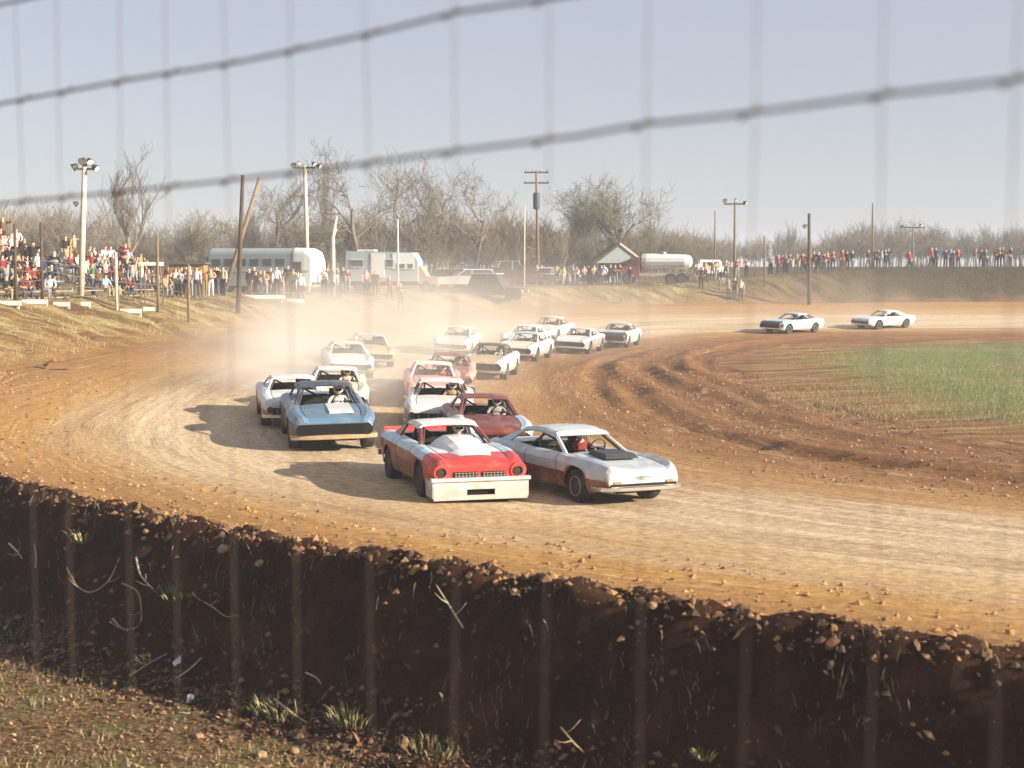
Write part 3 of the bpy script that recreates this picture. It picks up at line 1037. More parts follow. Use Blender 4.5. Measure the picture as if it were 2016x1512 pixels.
def make_car(label, spec, group):
    """spec: colours and fittings of one car; origin on the ground under the middle of the car, nose along +X"""
    p = dict(hs=1.0, kick=0.03, sill=0.27, rear_arch=0.40, body='white', lower=None, split=0.62, nose=None, hood=None, roof=None, trunk=None, fender=None, bumper='chrome',
             bumper_h=0.11, grille='wide', scoop=None, dirt=0.35, cage='dark', h=1.31, pillar='body', rim='dark', spoiler=False, hatch=False, lamps=True, driver=None, wedge=1.0, skirt=False, visor=0.0, side=None, detail=True)
    p['seed'] = len(label) * 1.37 + sum(map(ord, label)) * 0.013
    p['nose_x'] = 2.0
    p['hump'] = 0.012
    v = (sum(map(ord, label)) % 7) / 6.0
    p['h'] = 1.27 + 0.11 * v
    p['hs'] = 0.97 + 0.06 * ((sum(map(ord, label)) % 5) / 4.0)
    p.update(spec)
    D = p['dirt']
    root = empty('race_car', (0, 0, 0))
    tag(root, label, 'race car', group)
    slots = []
    def sl(n):
        m = paint(n, D) if isinstance(n, str) else n
        if m not in slots:
            slots.append(m)
        return slots.index(m)
    xs = stations(p)
    S = [section(x, p) for x in xs]
    nP = len(S[0][0])
    parts = {}
    def put(part, quad, colour):
        mb = parts.setdefault(part, (MB(), []))
        m = paint(colour, D)
        if m not in mb[1]:
            mb[1].append(m)
        mb[0].add(quad, [tuple(range(len(quad)))], mb[1].index(m))
    body, lower = p['body'], p['lower'] or p['body']
    for i in range(len(xs) - 1):
        xm = (xs[i] + xs[i + 1]) / 2
        for j in range(nP - 1):
            for s in (1, -1):
                q = [(xs[i], s * S[i][0][j], S[i][1][j]), (xs[i + 1], s * S[i + 1][0][j], S[i + 1][1][j]),
                     (xs[i + 1], s * S[i + 1][0][j + 1], S[i + 1][1][j + 1]), (xs[i], s * S[i][0][j + 1], S[i][1][j + 1])]
                if s < 0:
                    q.reverse()
                zc = sum(a[2] for a in q) / 4
                if j >= 7:       # top: hood, opening, trunk lid
                    if xm > 0.72:
                        put('hood', q, (p['nose'] if (p['nose'] and xm > p['nose_x'] - 0.05) else (p['hood'] or body)))
                    elif xm < -1.28:
                        put('trunk_lid', q, p['trunk'] or body)
                    continue
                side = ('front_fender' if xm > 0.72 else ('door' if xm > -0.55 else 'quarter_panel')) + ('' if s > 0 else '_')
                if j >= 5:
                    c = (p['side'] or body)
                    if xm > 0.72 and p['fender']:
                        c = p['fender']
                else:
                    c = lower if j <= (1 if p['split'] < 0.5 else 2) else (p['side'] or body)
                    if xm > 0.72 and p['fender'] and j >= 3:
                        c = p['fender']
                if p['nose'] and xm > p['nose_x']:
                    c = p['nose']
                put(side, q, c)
    # front and rear panels close the shell
    for end, part in ((-1, 'tail_panel'), (len(xs) - 1, 'front_panel')):
        e = end if end > 0 else 0
        ys, zs = S[e]
        x = xs[e]
        put(part, [(x, ys[j], zs[j]) for j in range(nP)] + [(x, -ys[j], zs[j]) for j in range(nP - 2, -1, -1)], (p['nose'] or body) if end > 0 else body)
    if p.get('emblem'):
        parts['front_panel'][1][0] = smudged(parts['front_panel'][1][0])
    for n, (mb, ms) in parts.items():
        o = mb.build(n.rstrip('_'), ms, root, smooth=35, fix=True)
    zb = p['sill']
    if p['detail']:      # open joints round hood and doors
        gp = MB()
        for s in (1, -1):
            xs_ = [x for x in xs if 0.74 <= x <= 2.30]
            for a, b in zip(xs_[:-1], xs_[1:]):
                ya, za = section(a, p)
                yb, zb_ = section(b, p)
                gp.slab([(a, s * (ya[7] - 0.008), za[7] + 0.003), (b, s * (yb[7] - 0.008), zb_[7] + 0.003), (b, s * (yb[7] + 0.008), zb_[7] + 0.004), (a, s * (ya[7] + 0.008), za[7] + 0.004)],
                        [(a, s * (ya[7] - 0.008), za[7] - 0.02), (b, s * (yb[7] - 0.008), zb_[7] - 0.02), (b, s * (yb[7] + 0.008), zb_[7] - 0.02), (a, s * (ya[7] + 0.008), za[7] - 0.02)])
            for xd in (0.70, -0.55):
                yd, zd = section(xd, p)
                for j in range(5):
                    gp.slab([(xd - 0.007, s * (yd[j] + 0.003), zd[j]), (xd + 0.007, s * (yd[j] + 0.003), zd[j]), (xd + 0.007, s * (yd[j + 1] + 0.003), zd[j + 1]), (xd - 0.007, s * (yd[j + 1] + 0.003), zd[j + 1])],
                            [(xd - 0.007, s * (yd[j] - 0.02), zd[j]), (xd + 0.007, s * (yd[j] - 0.02), zd[j]), (xd + 0.007, s * (yd[j + 1] - 0.02), zd[j + 1]), (xd - 0.007, s * (yd[j + 1] - 0.02), zd[j + 1])])
        gp.build('panel_joint', M_UNDER, root)['kind'] = 'stuff'
    # underbody, interior tub, wheels
    mb = MB()
    mb.box((0.03, 0, 0.40), (1.95, 1.62, 0.26)).box((0.05, 0, 0.42), (4.5, 0.96, 0.30)).box((0, 0, 0.24), (3.2, 0.5, 0.10))
    mb.box((2.18, 0, 0.47), (0.36, 1.45, 0.24)).box((-2.2, 0, 0.50), (0.36, 1.45, 0.24))
    mb.build('underbody', M_UNDER, root)
    tub = MB()
    tub.box((-0.25, 0, 0.545), (2.0, 1.60, 0.03))
    tub.box((0.74, 0, 0.72), (0.03, 1.50, 0.34)).box((-1.25, 0, 0.74), (0.03, 1.40, 0.36))
    tub.slab([(0.74, -0.58, 0.905), (0.74, 0.58, 0.905), (0.46, 0.58, 0.86), (0.46, -0.58, 0.86)], [(0.74, -0.58, 0.78), (0.74, 0.58, 0.78), (0.46, 0.58, 0.74), (0.46, -0.58, 0.74)])
    tub.build('interior', M_INT, root)
    rimm = M_RIM if p['rim'] == 'white' else M_RIMD
    tyre = MB()
    tyre.lathe([(0.20, -0.13), (0.315, -0.135), (R_TYRE, -0.10), (R_TYRE, 0.10), (0.315, 0.135), (0.20, 0.13)], 'y', n=22)
    tm = tyre.mesh('wheel', [M_TYRE], 40)
    rim = MB()
    rim.lathe([(0.205, 0.118), (0.19, 0.136), (0.165, 0.10), (0.06, 0.085), (0.055, 0.115), (0.02, 0.118)], 'y', n=18)
    rim.lathe([(0.205, -0.118), (0.19, -0.136), (0.165, -0.10), (0.06, -0.085), (0.055, -0.115), (0.02, -0.118)], 'y', n=18)
    rm = rim.mesh('rim', [rimm], 40)
    steer = p.get('steer', 0.0)
    for x, yy in ((AX_F, 0.79), (AX_F, -0.79), (AX_R, 0.80), (AX_R, -0.80)):
        w = link('wheel', tm, root)
        w.location = (x, yy, R_TYRE)
        w.rotation_euler = (0, 0, steer if x > 0 else 0)
        link('rim', rm, w)
    # roof and pillars
    H = p['h']
    rc = p['roof'] or body
    fr, rr = 0.16, (-0.95 if not p['hatch'] else -1.15)
    mb = MB()
    rows = []
    RN = 12
    for i in range(RN):
        x = lerp(fr, rr, i / (RN - 1))
        t = (x - fr) / (rr - fr)
        z = H - 0.045 * (1 - sstep(0, 0.35, t)) - 0.055 * sstep(0.6, 1.0, t)
        w = 0.60 + 0.04 * sin(pi * t)
        rows.append([(x, w * a, z - b) for a, b in ((-1.03, 0.085), (-0.985, 0.045), (-0.90, 0.014), (-0.6, 0.0), (0, -0.012), (0.6, 0.0), (0.90, 0.014), (0.985, 0.045), (1.03, 0.085))])
    for i in range(RN - 1):
        for j in range(8):
            mb.add([rows[i][j], rows[i][j + 1], rows[i + 1][j + 1], rows[i + 1][j]], [(0, 1, 2, 3)])
            lo = [(a, b * 0.97, c - 0.035) for a, b, c in (rows[i][j], rows[i][j + 1], rows[i + 1][j + 1], rows[i + 1][j])]
            mb.add(lo, [(3, 2, 1, 0)])
    for i in (0, RN - 1):
        for j in range(8):
            a, b = rows[i][j], rows[i][j + 1]
            mb.add([a, b, (b[0], b[1] * 0.97, b[2] - 0.035), (a[0], a[1] * 0.97, a[2] - 0.035)], [(0, 1, 2, 3)])
    for i in range(RN - 1):
        for j in (0, 8):
            a, b = rows[i][j], rows[i + 1][j]
            mb.add([a, b, (b[0], b[1] * 0.97, b[2] - 0.035), (a[0], a[1] * 0.97, a[2] - 0.035)], [(0, 1, 2, 3)])
    if p['visor'] > 0:   # sun strip across the top of the windscreen opening
        v = p['visor']
        mb.slab([(fr, -0.60, H - 0.07), (fr, 0.60, H - 0.07), (fr + v * 0.62, 0.63, H - 0.07 - v * 0.42), (fr + v * 0.62, -0.63, H - 0.07 - v * 0.42)],
                [(fr - 0.02, -0.60, H - 0.085), (fr - 0.02, 0.60, H - 0.085), (fr + v * 0.62 - 0.02, 0.63, H - 0.085 - v * 0.42), (fr + v * 0.62 - 0.02, -0.63, H - 0.085 - v * 0.42)])
    mb.build('roof', paint(rc, D), root, smooth=40)
    pc = p['pillar'] if p['pillar'] != 'body' else rc
    for s in (1, -1):
        a = MB()
        zt0 = H - 0.12
        a.slab([(0.80, s * 0.735, 0.90), (0.72, s * 0.765, 0.90), (0.70, s * 0.70, 0.90), (0.77, s * 0.68, 0.90)],
               [(0.20, s * 0.585, zt0), (0.13, s * 0.625, zt0), (0.11, s * 0.585, zt0), (0.17, s * 0.55, zt0)])
        a.build('windscreen_pillar', paint(pc, D), root)
        c = MB()
        if p['hatch']:
            bq = [(-1.50, s * 0.76, 0.93), (-2.02, s * 0.70, 0.93), (-2.02, s * 0.64, 0.93), (-1.50, s * 0.70, 0.93)]
            tq = [(-0.98, s * 0.625, H - 0.10), (-1.16, s * 0.615, H - 0.11), (-1.16, s * 0.565, H - 0.11), (-0.98, s * 0.575, H - 0.10)]
        else:
            bq = [(-0.98, s * 0.79, 0.92), (-1.66, s * 0.745, 0.93), (-1.66, s * 0.69, 0.93), (-0.98, s * 0.735, 0.92)]
            tq = [(-0.72, s * 0.635, H - 0.085), (-0.98, s * 0.615, H - 0.11), (-0.98, s * 0.565, H - 0.11), (-0.72, s * 0.585, H - 0.085)]
        c.slab(bq, tq)
        c.build('rear_pillar', paint(pc, D), root)
    # roll cage, seat, wheel
    cm = M_CAGEW if p['cage'] == 'white' else M_CAGE
    cg = MB()
    r = 0.026
    for s in (1, -1):
        cg.tube([(-0.52, s * 0.60, 0.55), (-0.52, s * 0.58, 1.0), (-0.50, s * 0.50, H - 0.12), (-0.50, 0, H - 0.09)], r, 6)
        cg.tube([(-0.50, s * 0.50, H - 0.12), (0.12, s * 0.50, H - 0.13), (0.66, s * 0.66, 0.88), (0.70, s * 0.68, 0.55)], r, 6)
        cg.tube([(-0.50, s * 0.46, H - 0.16), (-1.20, s * 0.50, 0.80)], r, 6)
        for zz in (0.66, 0.82):
            cg.tube([(-0.52, s * 0.66, zz), (0.70, s * 0.70, zz)], r, 6)
    cg.tube([(-0.52, -0.56, 0.62), (-0.50, 0.46, H - 0.16)], r, 6)
    cg.tube([(-0.54, 0.56, 0.62), (-0.52, -0.46, H - 0.16)], r, 6)
    cg.tube([(0.66, -0.64, 0.86), (0.66, 0.64, 0.86)], r, 6)
    cg.build('roll_cage', cm, root, smooth=True)
    if p['detail']:
        st = MB()
        st.box((-0.30, 0.34, 0.62), (0.46, 0.46, 0.13)).slab([(-0.52, 0.13, 0.62), (-0.52, 0.55, 0.62), (-0.66, 0.53, 1.16), (-0.66, 0.15, 1.16)], [(-0.43, 0.13, 0.62), (-0.43, 0.55, 0.62), (-0.58, 0.53, 1.16), (-0.58, 0.15, 1.16)])
        st.build('seat', mat('black vinyl', (0.03, 0.027, 0.025), 0.6), root)
        sw = MB()
        c0 = Vector((0.26, 0.34, 0.93))
        e1, e2 = Vector((0, 1, 0)), Vector((0.35, 0, 0.94))
        ring = [c0 + (e1 * cos(q) + e2 * sin(q)) * 0.18 for q in np.linspace(0, 2 * pi, 15)]
        sw.tube(ring, 0.016, 5, cap=False).tube([c0, c0 + Vector((0.36, 0, -0.14))], 0.02, 5).tube([ring[0], ring[7]], 0.012, 5)
        sw.build('steering_wheel', mat('black vinyl', (0.03, 0.027, 0.025), 0.6), root)
    # nose: grille, lamps, bumper
    nx = 2.462
    zf = 0.50
    if p['grille'] == 'wide':       # full-width dark opening with thin bars
        g = MB().box((nx, 0, 0.505), (0.05, 1.30, 0.20)).build('grille', M_GRILLE, root)
        for k in range(5):
            b = MB().box((nx + 0.032, -0.52 + k * 0.26, 0.505), (0.012, 0.014, 0.17)).build('grille_bar', M_CHROME, g)
    elif p['grille'] == 'split':
        for s in (1, -1):
            g = MB().box((nx, s * 0.27, 0.525), (0.05, 0.46, 0.15)).build('grille', M_GRILLE, root)
            for k in range(7):
                MB().box((nx + 0.030, s * 0.27 - 0.20 + k * 0.066, 0.525), (0.012, 0.012, 0.14)).build('grille_bar', M_CHROME, g)
            for k in range(3):
                MB().box((nx + 0.036, s * 0.27, 0.475 + k * 0.05), (0.010, 0.45, 0.010)).build('grille_bar', M_CHROME, g)
    elif p['grille'] == 'band':     # one deep dark band with rounded ends across the whole nose
        mb = MB()
        w, z0, z1 = 0.82, 0.42, 0.655
        poly = [(-w + 0.06, z0), (w - 0.06, z0), (w, z0 + 0.06), (w, z1 - 0.08), (w - 0.08, z1), (-w + 0.08, z1), (-w, z1 - 0.08), (-w, z0 + 0.06)]
        mb.prism(poly, nx - 0.10, nx + 0.03, 'x')
        g = mb.build('grille', M_GRILLE, root)
        for k in range(3):
            MB().box((nx + 0.036, 0, 0.48 + k * 0.06), (0.012, 1.5, 0.010)).build('grille_bar', M_UNDER, g)
    if p['lamps']:
        for s in (1, -1):
            ly = 0.735 if p['grille'] == 'split' else 0.715
            if p['grille'] == 'band':
                ly = 0.66
            lm = MB()
            if p['grille'] == 'split':
                nb = MB().lathe([(0.20, -0.30), (0.175, -0.02), (0.15, 0.035), (0.10, 0.035)], 'x', (nx - 0.01, s * 0.735, 0.60), 16)
                nb.build('headlight_pod', paint(p['nose'] or body, D), root, smooth=40)
            lm.lathe([(0.088, -0.03), (0.088, 0.022), (0.070, 0.022), (0.066, -0.004), (0.02, 0.0)], 'x', (nx + 0.030 if p['grille'] == 'split' else nx + 0.018, s * ly, 0.60 if p['grille'] == 'split' else 0.545), 16)
            lm.build('headlight', M_LAMP, root, smooth=40)
    bm_ = M_CHROME if p['bumper'] == 'chrome' else paint(p['bumper'], min(D, 0.12))
    hb = p['bumper_h']
    if p['skirt']:   # deep sheet bumper with a slot
        mb = MB()
        z1, z0, w = 0.435, 0.085, 0.90
        sl0, sl1, zs0, zs1 = -0.27, 0.27, 0.17, 0.28
        x0, x1 = nx + 0.03, nx + 0.075
        mb.box(((x0 + x1) / 2, (-w + sl0) / 2, (z0 + z1) / 2), (x1 - x0, sl0 + w, z1 - z0)).box(((x0 + x1) / 2, (w + sl1) / 2, (z0 + z1) / 2), (x1 - x0, w - sl1, z1 - z0))
        mb.box(((x0 + x1) / 2, 0, (zs1 + z1) / 2), (x1 - x0, sl1 - sl0, z1 - zs1)).box(((x0 + x1) / 2, 0, (z0 + zs0) / 2), (x1 - x0, sl1 - sl0, zs0 - z0))
        for s in (1, -1):
            mb.box((nx - 0.20, s * (w + 0.012), (z0 + z1) / 2 + 0.02), (0.54, 0.02, z1 - z0 - 0.04))
        b = mb.build('front_bumper', bm_, root)
        lip = MB().box((nx + 0.05, 0, z1 + 0.032), (0.14, 1.90, 0.06))
        lip.build('bumper_rail', bm_, b)
        MB().box((nx - 0.02, 0, 0.225), (0.02, 0.7, 0.16)).build('bumper_slot', M_UNDER, b)
    else:
        mb = MB()
        zc = 0.375
        n = 10
        pts = [(nx + 0.02 - 0.14 * abs(-1 + 2 * i / n) ** 3, lerp(-0.92, 0.92, i / n)) for i in range(n + 1)]
        for i in range(n):
            (xa, ya), (xb, yb) = pts[i], pts[i + 1]
            mb.slab([(xa, ya, zc - hb / 2), (xb, yb, zc - hb / 2), (xb + 0.05, yb, zc - hb * 0.35), (xa + 0.05, ya, zc - hb * 0.35)],
                    [(xa, ya, zc + hb / 2), (xb, yb, zc + hb / 2), (xb + 0.05, yb, zc + hb * 0.35), (xa + 0.05, ya, zc + hb * 0.35)])
        for s in (1, -1):
            mb.box((nx - 0.26, s * 0.915, zc), (0.34, 0.03, hb * 0.8))
        mb.build('front_bumper', bm_, root, smooth=30)
    rb = MB().box((-2.50, 0, 0.46), (0.08, 1.80, 0.12))
    rb.build('rear_bumper', bm_ if not p['skirt'] else M_CHROME, root)
    for s in (1, -1):
        MB().box((-2.49, s * 0.58, 0.66), (0.03, 0.42, 0.11)).build('tail_light', M_TAIL, root)
    if p['scoop'] == 'bulge':        # tall forward bulge running out of the windscreen
        mb = MB()
        st_ = [(0.66, 0.46, 0.19), (1.0, 0.44, 0.20), (1.4, 0.40, 0.145), (1.75, 0.36, 0.08), (2.1, 0.30, 0.02)]
        prev = None
        for x, w, hgt in st_:
            zt = smooth_interp(x, TOPX, TOPZ) * p['hs'] - 0.01
            ring = [(x, w * a, zt + hgt * b) for a, b in ((-1.12, 0.0), (-0.86, 0.55), (-0.55, 0.93), (0, 1.0), (0.55, 0.93), (0.86, 0.55), (1.12, 0.0))]
            if prev:
                for j in range(6):
                    mb.add([prev[j], prev[j + 1], ring[j + 1], ring[j]], [(0, 1, 2, 3)])
            else:
                mb.add(ring, [tuple(range(7))])
            prev = ring
        mb.build('hood_scoop', paint(p['hood'] or body, D * 0.5), root, smooth=50)
    elif p['scoop'] == 'flat':       # low dark open scoop
        mb = MB()
        zt = lambda x: smooth_interp(x, TOPX, TOPZ) * p['hs'] + 0.012
        mb.slab([(0.95, -0.33, zt(0.95)), (1.72, -0.38, zt(1.72)), (1.72, 0.38, zt(1.72)), (0.95, 0.33, zt(0.95))],
                [(1.0, -0.28, zt(1.0) + 0.075), (1.60, -0.33, zt(1.6) + 0.085), (1.60, 0.33, zt(1.6) + 0.085), (1.0, 0.28, zt(1.0) + 0.075)])
        mb.build('hood_scoop', mat('flat black hood scoop', (0.035, 0.035, 0.037), 0.6, dirt=0.15), root)
    elif p['scoop'] == 'panel':      # pale square panel on the hood
        zt = lambda x: smooth_interp(x, TOPX, TOPZ) * p['hs'] + 0.012
        mb = MB()
        for i in range(5):
            x0, x1 = 0.9 + i * 0.25, 1.15 + i * 0.25
            mb.slab([(x0, -0.08, zt(x0)), (x1, -0.08, zt(x1)), (x1, 0.46, zt(x1)), (x0, 0.46, zt(x0))], [(x0, -0.07, zt(x0) + 0.02), (x1, -0.07, zt(x1) + 0.02), (x1, 0.45, zt(x1) + 0.02), (x0, 0.45, zt(x0) + 0.02)])
        mb.build('hood_panel', paint('white', 0.15), root)
    if p.get('emblem'):      # thin dark gap under the nose, with two small amber lamps
        MB().box((2.445, 0, 0.452), (0.06, 1.52, 0.045)).build('grille', M_GRILLE, root)
        for sgn in (1, -1):
            MB().box((2.472, sgn * 0.60, 0.50), (0.02, 0.16, 0.05)).build('turn_lamp', mat('amber lamp', (0.34, 0.17, 0.04), 0.4), root)
    if p['spoiler']:
        mb = MB()
        mb.box((-2.40, 0, 0.97), (0.05, 1.60, 0.09))
        mb.build('rear_spoiler', paint(p['spoiler'], D), root)
    if p.get('mirror'):
        MB().box((0.30, -0.82, 1.0), (0.08, 0.14, 0.10)).build('mirror', paint(body, D), root)
    return root, p

def place_car(root, X, Y, theta, roll=0.0, driver=None, k=1.0):
    """(X, Y): point of the ground under the front bumper; theta: heading, 0 towards the camera, + towards the right"""
    hd = Vector((sin(theta), -cos(theta), 0))
    f = hit(X, Y)
    c = f - hd * 2.46 * k
    lat = Vector((-hd.y, hd.x, 0))
    pts = {}
    for a in (1.45, -1.36):
        for b in (0.8, -0.8):
            q = c + hd * a * k + lat * b * k
            pts[(a, b)] = Vector((q.x, q.y, gz(q.x, q.y)))
    front = (pts[(1.45, 0.8)] + pts[(1.45, -0.8)]) / 2
    back = (pts[(-1.36, 0.8)] + pts[(-1.36, -0.8)]) / 2
    ex = (front - back).normalized()
    l = (pts[(1.45, 0.8)] + pts[(-1.36, 0.8)]) / 2
    r = (pts[(1.45, -0.8)] + pts[(-1.36, -0.8)]) / 2
    ey = (l - r)
    ey = (ey - ex * ey.dot(ex)).normalized()
    ez = ex.cross(ey)
    R = Matrix((ex, ey, ez)).transposed() @ Matrix.Rotation(roll, 3, 'X')
    mid = (pts[(1.45, 0.8)] + pts[(1.45, -0.8)] + pts[(-1.36, 0.8)] + pts[(-1.36, -0.8)]) / 4 - ex * 0.045 * k
    root.scale = (k, k, k)
    root.rotation_euler = R.to_euler()
    root.location = mid - Vector((0, 0, 0.01))
    if driver:
        shirt, lab = driver
        pos = root.location + k * R @ Vector((-0.36, 0.34, 0.60))
        d = bpy.data.objects.new('person', POSES['sit_drive'])
        COL.objects.link(d)
        for i, m in enumerate((cloth(shirt), cloth('denim'), M_SKIN, M_HELMET, M_SHOE)):
            d.material_slots[i].link = 'OBJECT'
            d.material_slots[i].material = m
        d.location = pos
        d.rotation_euler = R.to_euler()
        d.scale = (0.80 * k, 0.86 * k, 0.70 * k)
        tag(d, lab, 'person', 'race drivers in their cars')
        hm = MB()
        hm.lathe([(0.07, -0.14), (0.125, -0.10), (0.142, -0.02), (0.135, 0.06), (0.10, 0.12), (0.03, 0.145)], 'z', (-0.06, 0, 0.80), 14)
        h = hm.build('helmet', M_HELMET, d, smooth=True)
        vz = MB().box((0.055, 0, 0.775), (0.05, 0.17, 0.075))
        vz.build('visor', M_UNDER, h)
    return root

M_HELMET = mat('white helmet', (0.72, 0.71, 0.68), 0.3)
G = 'stock cars racing through the dirt turn'
CARS = [
 # label, spec, X, Y, theta deg, roll deg, driver
 ('red and white race car leading on the left with deep white sheet bumper', dict(sc=0.90, body='white', side='ice blue', lower='dark red', split=0.7, nose='red', nose_x=1.78, h=1.33, hood='white', roof='white', grille='split', bumper='white', skirt=True, scoop='bulge', dirt=0.4, pillar='maroon', trunk='red', spoiler='red'), 945, 990, 17, 1.5, ('white', 'driver in white helmet in the red and white lead car')),  # white upper sides tinted ice blue: sky-lit shade put into the paint
 ('silver and maroon race car leading on the right with black hood scoop', dict(sc=0.87, body='silver', side='silver', lower='maroon', split=0.4, emblem=True, hump=0.055, hatch=True, hood='silver', roof='silver', grille=None, bumper='chrome', bumper_h=0.09, scoop='flat', dirt=0.5, visor=0.16, rim='white', lamps=False, pillar='silver', h=1.33), 1266, 998, 29, 0.5, ('dark red', 'driver in white helmet in the silver and maroon car')),
 ('dusty maroon race car tucked in right behind the two leaders', dict(body='maroon', side='maroon', lower='maroon', hood='maroon', roof='maroon', fender='ice blue', grille='wide', dirt=0.5, pillar='maroon'), 978, 905, 8, 0, ('grey', 'driver in white helmet in the dusty maroon car')),
 ('light blue race car with full width black grille on the outside line', dict(sc=0.99, body='pale blue', side='pale blue', lower='blue', hood='pale blue', roof='blue', grille='band', bumper='tan', scoop='panel', dirt=0.45, pillar='blue', hatch=True, lamps=False), 660, 893, 12, 3, ('white', 'driver in white helmet in the light blue car')),
 ('white race car with red lower nose half hidden by the light blue car', dict(body='white', lower='orange red', split=0.4, grille='wide', dirt=0.35), 585, 846, 12, 2, ('brown', 'driver in the white car beside the light blue car')),
 ('cream race car with dusty windscreen opening behind the white and blue pair', dict(body='cream', roof='white', dirt=0.5, grille='wide'), 664, 822, 8, 1, ('cream', 'driver in the cream car')),
 ('white race car with black rimmed windscreen in the middle of the pack', dict(body='white', roof='white', lower='silver', pillar='dark brown', grille='wide', dirt=0.4), 862, 858, 2, 0, ('tan', 'driver in the white car behind the maroon car')),
 ('faded pink race car with white roof behind the mid pack white car', dict(body='pink', roof='white', lower='pink', grille='wide', dirt=0.5), 852, 806, 4, 0, ('red', 'driver in the faded pink car')),
 ('rust red race car showing its roof over the pink car', dict(body='rust', roof='rust', side='pink', grille='wide', dirt=0.55), 884, 778, 2, 0, ('brown', 'driver in the rust red car')),
 ('pale white race car fading into the dust on the outside line', dict(body='white', roof='silver', hood='white', grille='wide', dirt=0.5, hatch=True), 690, 748, 10, 1, None),
 ('ghostly tan race car almost lost in the dust cloud', dict(body='tan', roof='silver', grille='wide', dirt=0.7), 735, 725, 10, 0, None),
 ('dark brown race car with white flanks and dark roof mid pack', dict(body='dark brown', side='white', lower='white', fender='white', roof='dark brown', hood='tan', grille='band', bumper='chrome', dirt=0.4, pillar='dark brown', lamps=False), 946, 749, -8, 0, ('white', 'driver in the dark brown car with white flanks')),
 ('white race car dissolving in dust high on the far left of the turn', dict(body='white', roof='white', hood='silver', grille='wide', dirt=0.45, hatch=True), 886, 702, -6, 0, None),
 ('white race car with dark grille band at the head of the back group', dict(body='white', roof='silver', hood='cream', grille='band', dirt=0.5, lamps=False, hatch=True), 1012, 712, -14, 0, ('grey', 'driver in the white car heading the back group')),
 ('ice blue race car close behind the leading white back group car', dict(body='ice blue', roof='white', side='white', grille='band', dirt=0.4, lamps=False), 1014, 692, -14, 0, None),
 ('white race car with a red rear window panel at the top of the back group', dict(body='white', roof='white', pillar='orange red', grille='wide', dirt=0.4), 1060, 671, -18, 0, None),
 ('white race car with two black nose bands on the inside line', dict(body='white', roof='white', lower='grey', fender='silver', grille='band', bumper='white', dirt=0.5, lamps=False), 1120, 697, -16, 0, ('black', 'driver in the white car with two black nose bands')),
 ('white race car with black nose last of the back group', dict(body='white', nose='black', roof='silver', hood='silver', grille='band', bumper='chrome', dirt=0.35, lamps=False, pillar='dark brown'), 1200, 686, -16, 0, None),  # black nose: shade on the front, turned from the sun, put into paint
 ('ice blue race car with dark nose alone on the far straight', dict(body='ice blue', nose='black', side='ice blue', lower='white', roof='ice blue', grille='band', dirt=0.2, lamps=False, rim='white', pillar='dark brown'), 1514, 657, -50, 0, None),  # nose painted black to stand for shade on its unlit front
 ('plain white race car trailing last on the far straight', dict(body='white', nose='silver', roof='white', grille='wide', dirt=0.15, rim='white'), 1692, 648, -57, 0, None),
]
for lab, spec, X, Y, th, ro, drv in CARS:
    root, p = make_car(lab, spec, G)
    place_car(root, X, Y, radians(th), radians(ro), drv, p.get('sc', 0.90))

# ---------------------------------------------------------------- poles
M_POLE = mat('weathered pole wood', (0.20, 0.13, 0.075), 0.9, var=0.35, scale=5, bump=0.3)
M_POLED = mat('dark creosote wood', (0.085, 0.05, 0.03), 0.9, var=0.35, scale=5, bump=0.3)
M_POLEW = mat('pale bare wood', (0.52, 0.45, 0.36), 0.85, var=0.25, scale=4, bump=0.2)
M_STEEL = mat('grey steel', (0.25, 0.25, 0.25), 0.5, metal=0.4)
M_IRON = mat('dark iron', (0.03, 0.028, 0.027), 0.6)
M_LENS = mat('floodlight lens', (0.62, 0.62, 0.58), 0.25)

def stand_point(X, Yb, d):
    p = on_land(X, d)
    return p
def px_len(n, d):
    return n * d / F_PX

def pole(name, label, cat, X, d, Ytop, Xtop, r, m, group=None, extra=None, sink=0.3, Yb=None):
    b = on_land(X, d) if Yb is None else hit(X, Yb)
    d = b.y
    t = at_depth(Xtop, Ytop, d)
    root = empty(name, b)
    tag(root, label, cat, group)
    v = t - b
    MB().tube([(0, 0, -sink), v * 0.5, v], [r, r * 0.88, r * 0.72], 10).build('pole', m, root, smooth=True)
    if extra:
        extra(root, v)
    return root

def floodlight(root, v, off, aim, s=1.0):
    """a lamp head: bracket arm, tapered hood, lens"""
    o = v + Vector(off)
    mb = MB()
    rot = Vector(aim).normalized().to_track_quat('Z', 'Y').to_matrix()
    prof = [(0.07 * s, -0.22 * s), (0.13 * s, -0.16 * s), (0.22 * s, 0.10 * s), (0.23 * s, 0.14 * s)]
    vs, n = [], 12
    mb.lathe(prof, 'z', (0, 0, 0), n)
    mb.v = [tuple(rot @ Vector(q) + o) for q in mb.v]
    h = mb.build('floodlight', M_IRON, root, smooth=True)
    l = MB().lathe([(0.20 * s, 0.142 * s), (0.05 * s, 0.16 * s)], 'z', (0, 0, 0), n)
    l.v = [tuple(rot @ Vector(q) + o) for q in l.v]
    l.build('lens', M_LENS, h)

